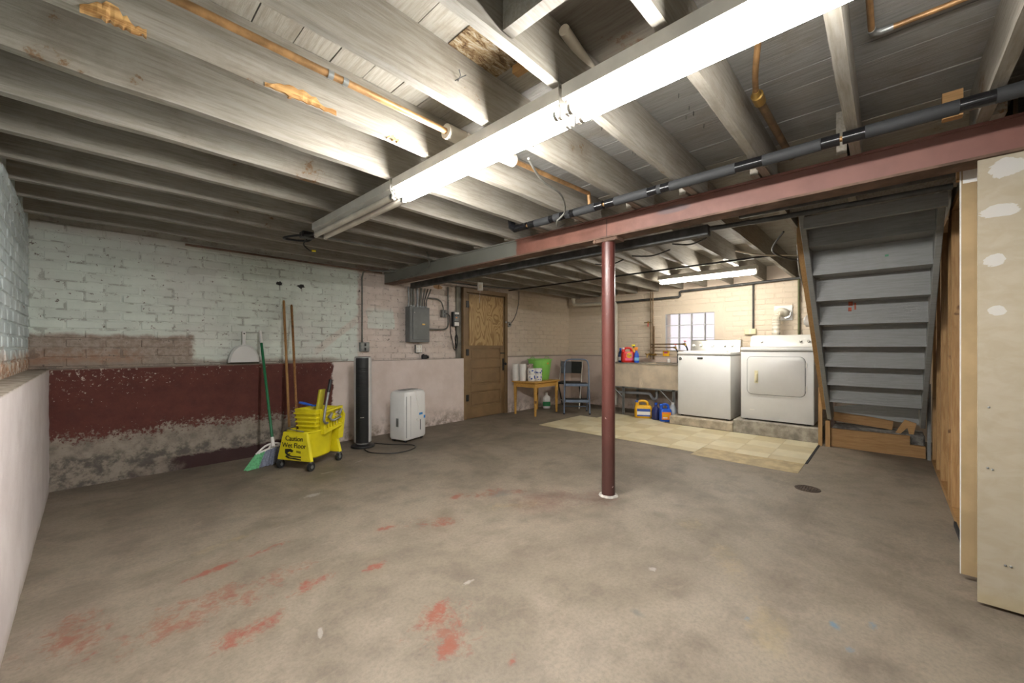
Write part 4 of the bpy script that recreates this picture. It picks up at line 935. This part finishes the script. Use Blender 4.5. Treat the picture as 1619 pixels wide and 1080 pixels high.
# ------------------------------------------------------------------ step stool and folding chair
ss = thing('step_stool', 'blue grey metal two-step folding stool', 'step stool', (5.517, 3.731, 0), -.90)
MB().tube(curve([(-.21, 0, .012), (-.205, .03, .3), (-.20, .06, .6), (-.195, .085, .82), (-.15, .095, .895), (0, .097, .905), (.15, .095, .895), (.195, .085, .82), (.20, .06, .6), (.205, .03, .3), (.21, 0, .012)], 5), .0125, 10).build('front_frame', M_stool, ss, smooth=True)
for s in (-1, 1):
    MB().tube([(s*.19, .07, .50), (s*.195, .34, .012)], .011, 10).build('rear_leg', M_stool, ss, smooth=True)
    for y in (0, .34): MB().cyl((s*(.21 if y == 0 else .195), y, 0), (s*(.21 if y == 0 else .195), y, .02), .016).build('foot', M_rub, ss)
    MB().box(s*.185-.006, s*.185+.006, .0, .2, .20, .235).build('step_bracket', M_stool, ss)
MB().tube([(-.193, .30, .09), (.193, .30, .09)], .009, 8).build('cross_bar', M_stool, ss, smooth=True)
for (z, y0, y1) in ((.245, -.04, .17), (.505, .02, .24)):
    s_ = MB().box(-.19, .19, y0, y1, z-.045, z).build('step', M_stool, ss, bevel=.006); MB().box(-.18, .18, y0+.01, y1-.01, z, z+.004).build('tread_mat', M_rub, s_)
fc = thing('folding_chair', 'grey folding chair with black padded seat and back behind the stool', 'chair', (6.08, 4.27, 0), -1.15)
for s in (-1, 1):
    MB().tube([(s*.21, -.22, .012), (s*.205, .05, .5), (s*.20, .20, .86)], .0115, 10).build('front_leg', M_chrome, fc, smooth=True)
    MB().tube([(s*.19, .24, .012), (s*.19, -.12, .46)], .0115, 10).build('rear_leg', M_dk, fc, smooth=True)
MB().rbox(-.19, .19, -.22, .17, .44, .475, .015).build('seat', M_black, fc, smooth=True)
MB().loft([[(x, .165+.06*(z-.62)+y+.02*abs(x)/.2*-1, z) for (x, y) in ((-.195, -.015), (0, .0), (.195, -.015), (.195, .015), (0, .03), (-.195, .015))] for z in (.62, .84)]).build('backrest', M_black, fc, bevel=.005)
MB().tube([(-.19, .235, .06), (.19, .235, .06)], .009, 8).build('cross_bar', M_chrome, fc, smooth=True); MB().tube([(-.20, -.15, .15), (.20, -.15, .15)], .009, 8).build('cross_bar', M_chrome, fc, smooth=True)

# ------------------------------------------------------------------ fan and dehumidifier
fa = thing('tower_fan', 'black and silver tower fan standing against the pink wall', 'fan', (2.10, 4.28, 0), -.55)
MB().lathe([(.128, 0), (.13, .006), (.125, .02), (.07, .03), (.05, .035)], n=32).build('base', M_black, fa, smooth=True)
def fsec(a, b, z): return [(p[0], p[1], z) for p in ellipse(a, b, 28, 2.4)]
MB().loft([fsec(.06, .055, .03), fsec(.092, .075, .06), fsec(.094, .077, .95), fsec(.09, .073, 1.0)]).build('body', simple('silver_plastic', '#c4c4c2', .3, .15, .03), fa, smooth=True)
gr = MB().loft([[(x, -.062-.022*math.cos(x/.066*1.35), z) for x in [-.066+.0132*i for i in range(11)]]+[(x, -.05, z) for x in (.066, -.066)] for z in (.055, .995)]).build('grille', M_black, fa)
for q in range(30):
    z = .30+q*.02
    MB().tube([(x, -.0635-.022*math.cos(x/.066*1.35), z) for x in (-.06, -.03, 0, .03, .06)], .0026, 4).build('grille_bar', M_rub, gr)
MB().box(-.02, .02, -.0875, -.083, .335, .341).build('lettering_plate', M_chrome, gr); MB().loft([fsec(.086, .07, 1.0), fsec(.08, .065, 1.006)]).build('top', M_black, fa)
pipe('fan_cord', 'thin black fan cord curling over the concrete floor', curve([(2.24, 4.33, .006), (2.36, 4.10, .006), (2.50, 3.93, .006), (2.47, 3.80, .006), (2.30, 3.73, .006), (2.14, 3.78, .006), (2.03, 3.95, .006), (2.04, 4.12, .006)], 8), .005, M_black, 'cord', 8)
dh = thing('dehumidifier', 'white plastic dehumidifier with blue stickers beside the tower fan', 'dehumidifier', (2.637, 4.215, 0), .27)
def dsec(w, d, z, y=0): return [(p[0], p[1]+y, z) for p in rrect(w, d, .035, 4)]
MB().loft([dsec(.34, .25, .03), dsec(.358, .268, .05), dsec(.36, .27, .3), dsec(.356, .262, .55), dsec(.33, .235, .585), dsec(.27, .18, .60)]).build('shell', M_white, dh, smooth=True)
for x in (-.168, -.10): MB().box(x-.0015, x+.0015, -.1355, -.13, .06, .54).build('seam', M_galv, dh)
for (x, y) in ((-.14, -.09), (.14, -.09), (-.14, .09), (.14, .09)): MB().cyl((x, y-.01, .018), (x, y+.01, .018), .018).build('caster', M_rub, dh)
MB().box(.06, .068, -.138, -.134, .12, .245).build('level_window', M_black, dh); MB().box(.045, .105, -.1375, -.134, .30, .325).build('sticker', simple('blue_sticker', '#2f86cf', .4), dh); MB().box(.125, .155, -.1375, -.133, .25, .285).build('sticker', MATS['blue_sticker'], dh)
MB().tube(curve([(-.02, -.06, .598), (-.015, -.12, .59), (0, -.137, .5), (.035, -.14, .38), (.03, -.14, .28), (.015, -.14, .25)]), .003, 6).build('cord', M_lab, dh, smooth=True); MB().box(.0, .03, -.15, -.135, .235, .26).build('plug', M_lab, dh, bevel=.003)
MB().box(-.12, .10, -.07, .05, .600, .606).build('control_top', M_galv, dh); MB().box(-.181, -.178, -.02, .02, .18, .28).build('grip', M_galv, dh)

# ------------------------------------------------------------------ dustpan, broom, poles
t = thing('dustpan', 'white upright dustpan standing on the footing ledge against the brick', 'dustpan', (1.065, 4.735, ZL), 0)
pr = [(.135*math.cos(a), .01+.185*math.sin(a)) for a in [PI*i/18 for i in range(19)]]
MB().loft([[(x, 0, z) for x, z in pr], [(x*.99, -.03, .004+z*.99) for x, z in pr], [(x*.86, -.048, .012+z*.86) for x, z in pr]]).build('pan', M_white, t, smooth=True)
MB().loft([[(x*1.0, y, z) for x, y in rrect(w_, .024, .01, 3)] for w_, z in ((.034, .17), (.03, .22), (.034, .30), (.03, .33))]).build('handle', M_white, t, smooth=True).location = (0, -.016, 0)
MB().cyl((0, -.031, .305), (0, -.026, .305), .007).build('hang_hole', M_black, t)
br = thing('angle_broom', 'green-handled angle broom with green and grey bristles leaning on the wall', 'broom', (1.13, 4.235, 0), .2)
hb, ht = Vector((.06, .0, .24)), Vector((.17, .455, 1.28))
dv = (ht-hb).normalized(); hm = hb+(ht-hb)*.88
MB().cyl(tuple(hb), tuple(hm), .0125, None, 12).build('handle', M_grn, br, smooth=True); MB().cyl(tuple(hm), tuple(ht), .0145, .013, 12).build('grip', M_lab, br, smooth=True)
MB().cyl(tuple(hb-dv*.07), tuple(hb+dv*.02), .017, .015, 12).build('socket', M_lab, br, smooth=True)
hd = MB()
arc1 = [(-.085, 0, .128), (-.04, 0, .165), (.0, 0, .19), (.05, 0, .20), (.10, 0, .195), (.15, 0, .178)]; arc2 = [(-.085, 0, .128), (-.02, 0, .145), (.06, 0, .162), (.15, 0, .172)]
hd.tube(curve(arc1), .009, 8); hd.tube(curve(arc2), .011, 8); hd.tube([(.055, 0, .2), (.03, 0, .155)], .012, 8)
hd.build('head_bracket', M_lab, br, smooth=True)
for nm, m, a, b in (('green_bristles', M_bgrn, 0, .34), ('grey_bristles', M_bgry, .34, 1)):
    mb = MB(); nb = int(260*(b-a))
    for q in range(nb):
        s = a+(b-a)*(q+R.random())/nb; y = R.uniform(-.022, .022)
        tx = -.08+.225*s; tz = .133+.042*s; bx = -.175+.30*s+R.uniform(-.006, .006); bz = .002+.018*s*R.random()
        mb.tube([(tx, y*.5, tz), (bx, y*1.4, bz)], [.0022, .003], 4)
    o = mb.build(nm, m, br); o['kind'] = 'stuff'
def pole(name, label, p0, p1, r, m):
    return tag(MB().tube([p0, tuple(Vector(p0)*.5+Vector(p1)*.5), tuple(Vector(p0)*.01+Vector(p1)*.99), p1], [r, r, r, r*.6], 12).build(name, m, None, smooth=True), label, 'pole')
pole('mop_pole', 'taller wooden pole leaning on the brick behind the mop bucket', (1.383, 4.36, .005), (1.434, 4.735, 1.618), .0125, M_stick)
pole('mop_pole', 'shorter wooden mop handle standing in the yellow bucket', (1.345, 4.03, .14), (1.512, 4.735, 1.576), .0118, lumber_mat('dark_stick_wood', '#9a6c3a', '#704820'))

# ------------------------------------------------------------------ mop bucket
mk = thing('mop_bucket', 'yellow mop bucket with wringer reading Caution Wet Floor', 'mop bucket', (1.4465, 4.0035, 0), math.atan2(.456, .89))
def osec(a, b, z, p=3.2, ox=0): return [(q[0]+ox, q[1], z) for q in ellipse(a, b, 32, p)]
MB().loft([osec(.15, .12, .085), osec(.165, .135, .10), osec(.185, .15, .325), osec(.195, .158, .335), osec(.195, .158, .345), osec(.178, .143, .345), osec(.155, .122, .12), osec(.01, .01, .115)], True).build('tub', M_yel, mk, smooth=True)
for (xf, s) in ((-.18, -1), (.18, 1)):
    MB().loft([[(xf+s*.022, -.19, .085), (xf+s*.022, .19, .085), (xf-s*.012, .19, .085), (xf-s*.012, -.19, .085)], [(xf+s*.012, -.132, .338), (xf+s*.012, .132, .338), (xf-s*.012, .132, .338), (xf-s*.012, -.132, .338)]]).build('skirt_panel', M_yel, mk, bevel=.004)
pl = text('lettering', 'Caution\nWet Floor', .062, M_print, mk, (-.2075, 0, .245), (PI/2, 0, -PI/2), .001)
def face(pts, name):   # dark print polygons on the front skirt; (u to the right, z)
    MB().loft([[(-.1945-(.338-z)*.04, -u, z) for u, z in pts], [(-.1910-(.338-z)*.04, -u, z) for u, z in pts]]).build(name, M_print, mk)
pl.rotation_euler = (PI/2-.04, 0, -PI/2); pl.location = (-.1985, 0.0, .252)
face([(-.10, .185), (-.04, .19), (-.005, .175), (-.02, .16), (-.05, .165), (-.075, .15), (-.06, .145), (-.035, .15), (-.05, .135), (-.02, .128), (.08, .128), (.08, .118), (-.03, .118), (-.07, .126), (-.10, .15)], 'slip_pictogram')
face([(-.085, .13), (-.045, .112), (.01, .112), (.04, .108), (.08, .104), (.08, .094), (.03, .098), (-.02, .101), (-.06, .102), (-.095, .115)], 'slip_pictogram')
face([(.025, .178), (.075, .172), (.075, .168), (.025, .174)], 'small_print'); face([(.025, .168), (.075, .162), (.075, .158), (.025, .164)], 'small_print')
for (x, y) in ((-.18, -.17), (-.18, .17), (.18, -.17), (.18, .17)):
    c_ = MB().box(x-.014, x+.014, y-.012, y+.012, .05, .09).build('caster_fork', M_grey, mk, bevel=.003); MB().cyl((x, y-.012, .038), (x, y+.012, .038), .038, None, 20).build('wheel', M_rub, c_, smooth=True); MB().cyl((x, y-.014, .038), (x, y+.014, .038), .016, None, 12).build('hub', M_grey, c_, smooth=True)
MB().tube(curve([(-.19, -.10, .352), (-.20, -.03, .36), (-.17, .10, .365), (-.05, .155, .36)]), .005, 8).build('bail_handle', M_galv, mk, smooth=True)
# wringer
wr_ = MB().loft([[(p[0]+.07, p[1], z) for p in rrect(a, b, .02, 2)] for a, b, z in ((.22, .20, .30), (.24, .22, .36), (.28, .25, .50), (.29, .26, .53), (.27, .24, .53), (.26, .23, .49), (.2, .18, .36))], True).build('wringer_basket', M_yel, mk, smooth=True)
for z in (.33, .37, .41, .45, .49):
    f = (z-.30)/.23
    MB().loft([[(p[0]+.07, p[1], zz) for p in rrect(.25+.06*f, .228+.055*f, .02, 2)] for zz in (z-.005, z+.005)]).build('basket_rib', M_yel, wr_)
sp_ = MB(); ys_ = -.168
sp_.prism([(-.03, .315), (-.035, .525), (-.015, .525), (-.01, .315)], 'y', ys_-.012, ys_+.03); sp_.prism([(-.035, .51), (.225, .535), (.225, .52), (-.035, .495)], 'y', ys_-.012, ys_+.03)
sp_.prism([(.21, .53), (.26, .44), (.225, .22), (.165, .22), (.165, .31), (.205, .33), (.235, .44), (.195, .52)], 'y', ys_-.012, ys_+.03)
sp_.prism([(-.03, .30), (.23, .345), (.235, .37), (-.03, .325)], 'y', ys_-.012, ys_+.03)
sp_.build('side_frame', M_yel, wr_)
for q in range(6): MB().box(.01+q*.035, .022+q*.035, ys_+.005, ys_+.02, .34, .44).build('frame_slat', M_yel, wr_)
MB().tube(curve([(.03, ys_-.01, .46), (.07, ys_-.018, .415), (.13, ys_-.018, .42), (.19, ys_-.012, .43)]), .012, 8).build('linkage', M_galv, wr_, smooth=True)
for (x, z) in ((.045, .47), (.175, .49)): MB().tube([(x-.01, ys_-.012, z-.03), (x+.025, ys_-.016, z+.015)], [.018, .014], 8).build('crank', M_galv, wr_, smooth=True)
hd_ = MB().tube(curve([(.01, ys_-.015, .40), (-.03, ys_-.03, .405), (-.052, ys_-.03, .44), (-.035, ys_-.03, .53), (.007, ys_-.03, .695)]), .0115, 10).build('lever', M_galv, mk, smooth=True)
MB().cyl((.005, ys_-.03, .69), (.034, ys_-.03, .807), .0155, None, 12).build('grip', M_black, hd_, smooth=True)
MB().loft([[(p[0]+.1+ox, p[1]-.02, z) for p in rrect(.075, .03, .01, 2)] for ox, z in ((-.02, .50), (.0, .58), (.02, .68), (.025, .70))]).build('wringer_plate', simple('olive_yellow_plastic', '#b9b022', .5), wr_, bevel=.003)
t = thing('scrub_brush', 'blue-handled brush lying on the wringer basket', 'brush', (1.47, 4.12, .531), .15)
MB().tube(curve([(-.085, .02, .05), (-.05, .015, .04), (.0, 0, .022), (.03, -.01, .012)]), [.010+.004*math.sin(PI*min(1, i/14)) for i in range(19)], 10).build('handle', M_blue, t, smooth=True)
MB().box(.02, .075, -.025, .01, .0, .014).build('head', M_blue, t, bevel=.004)
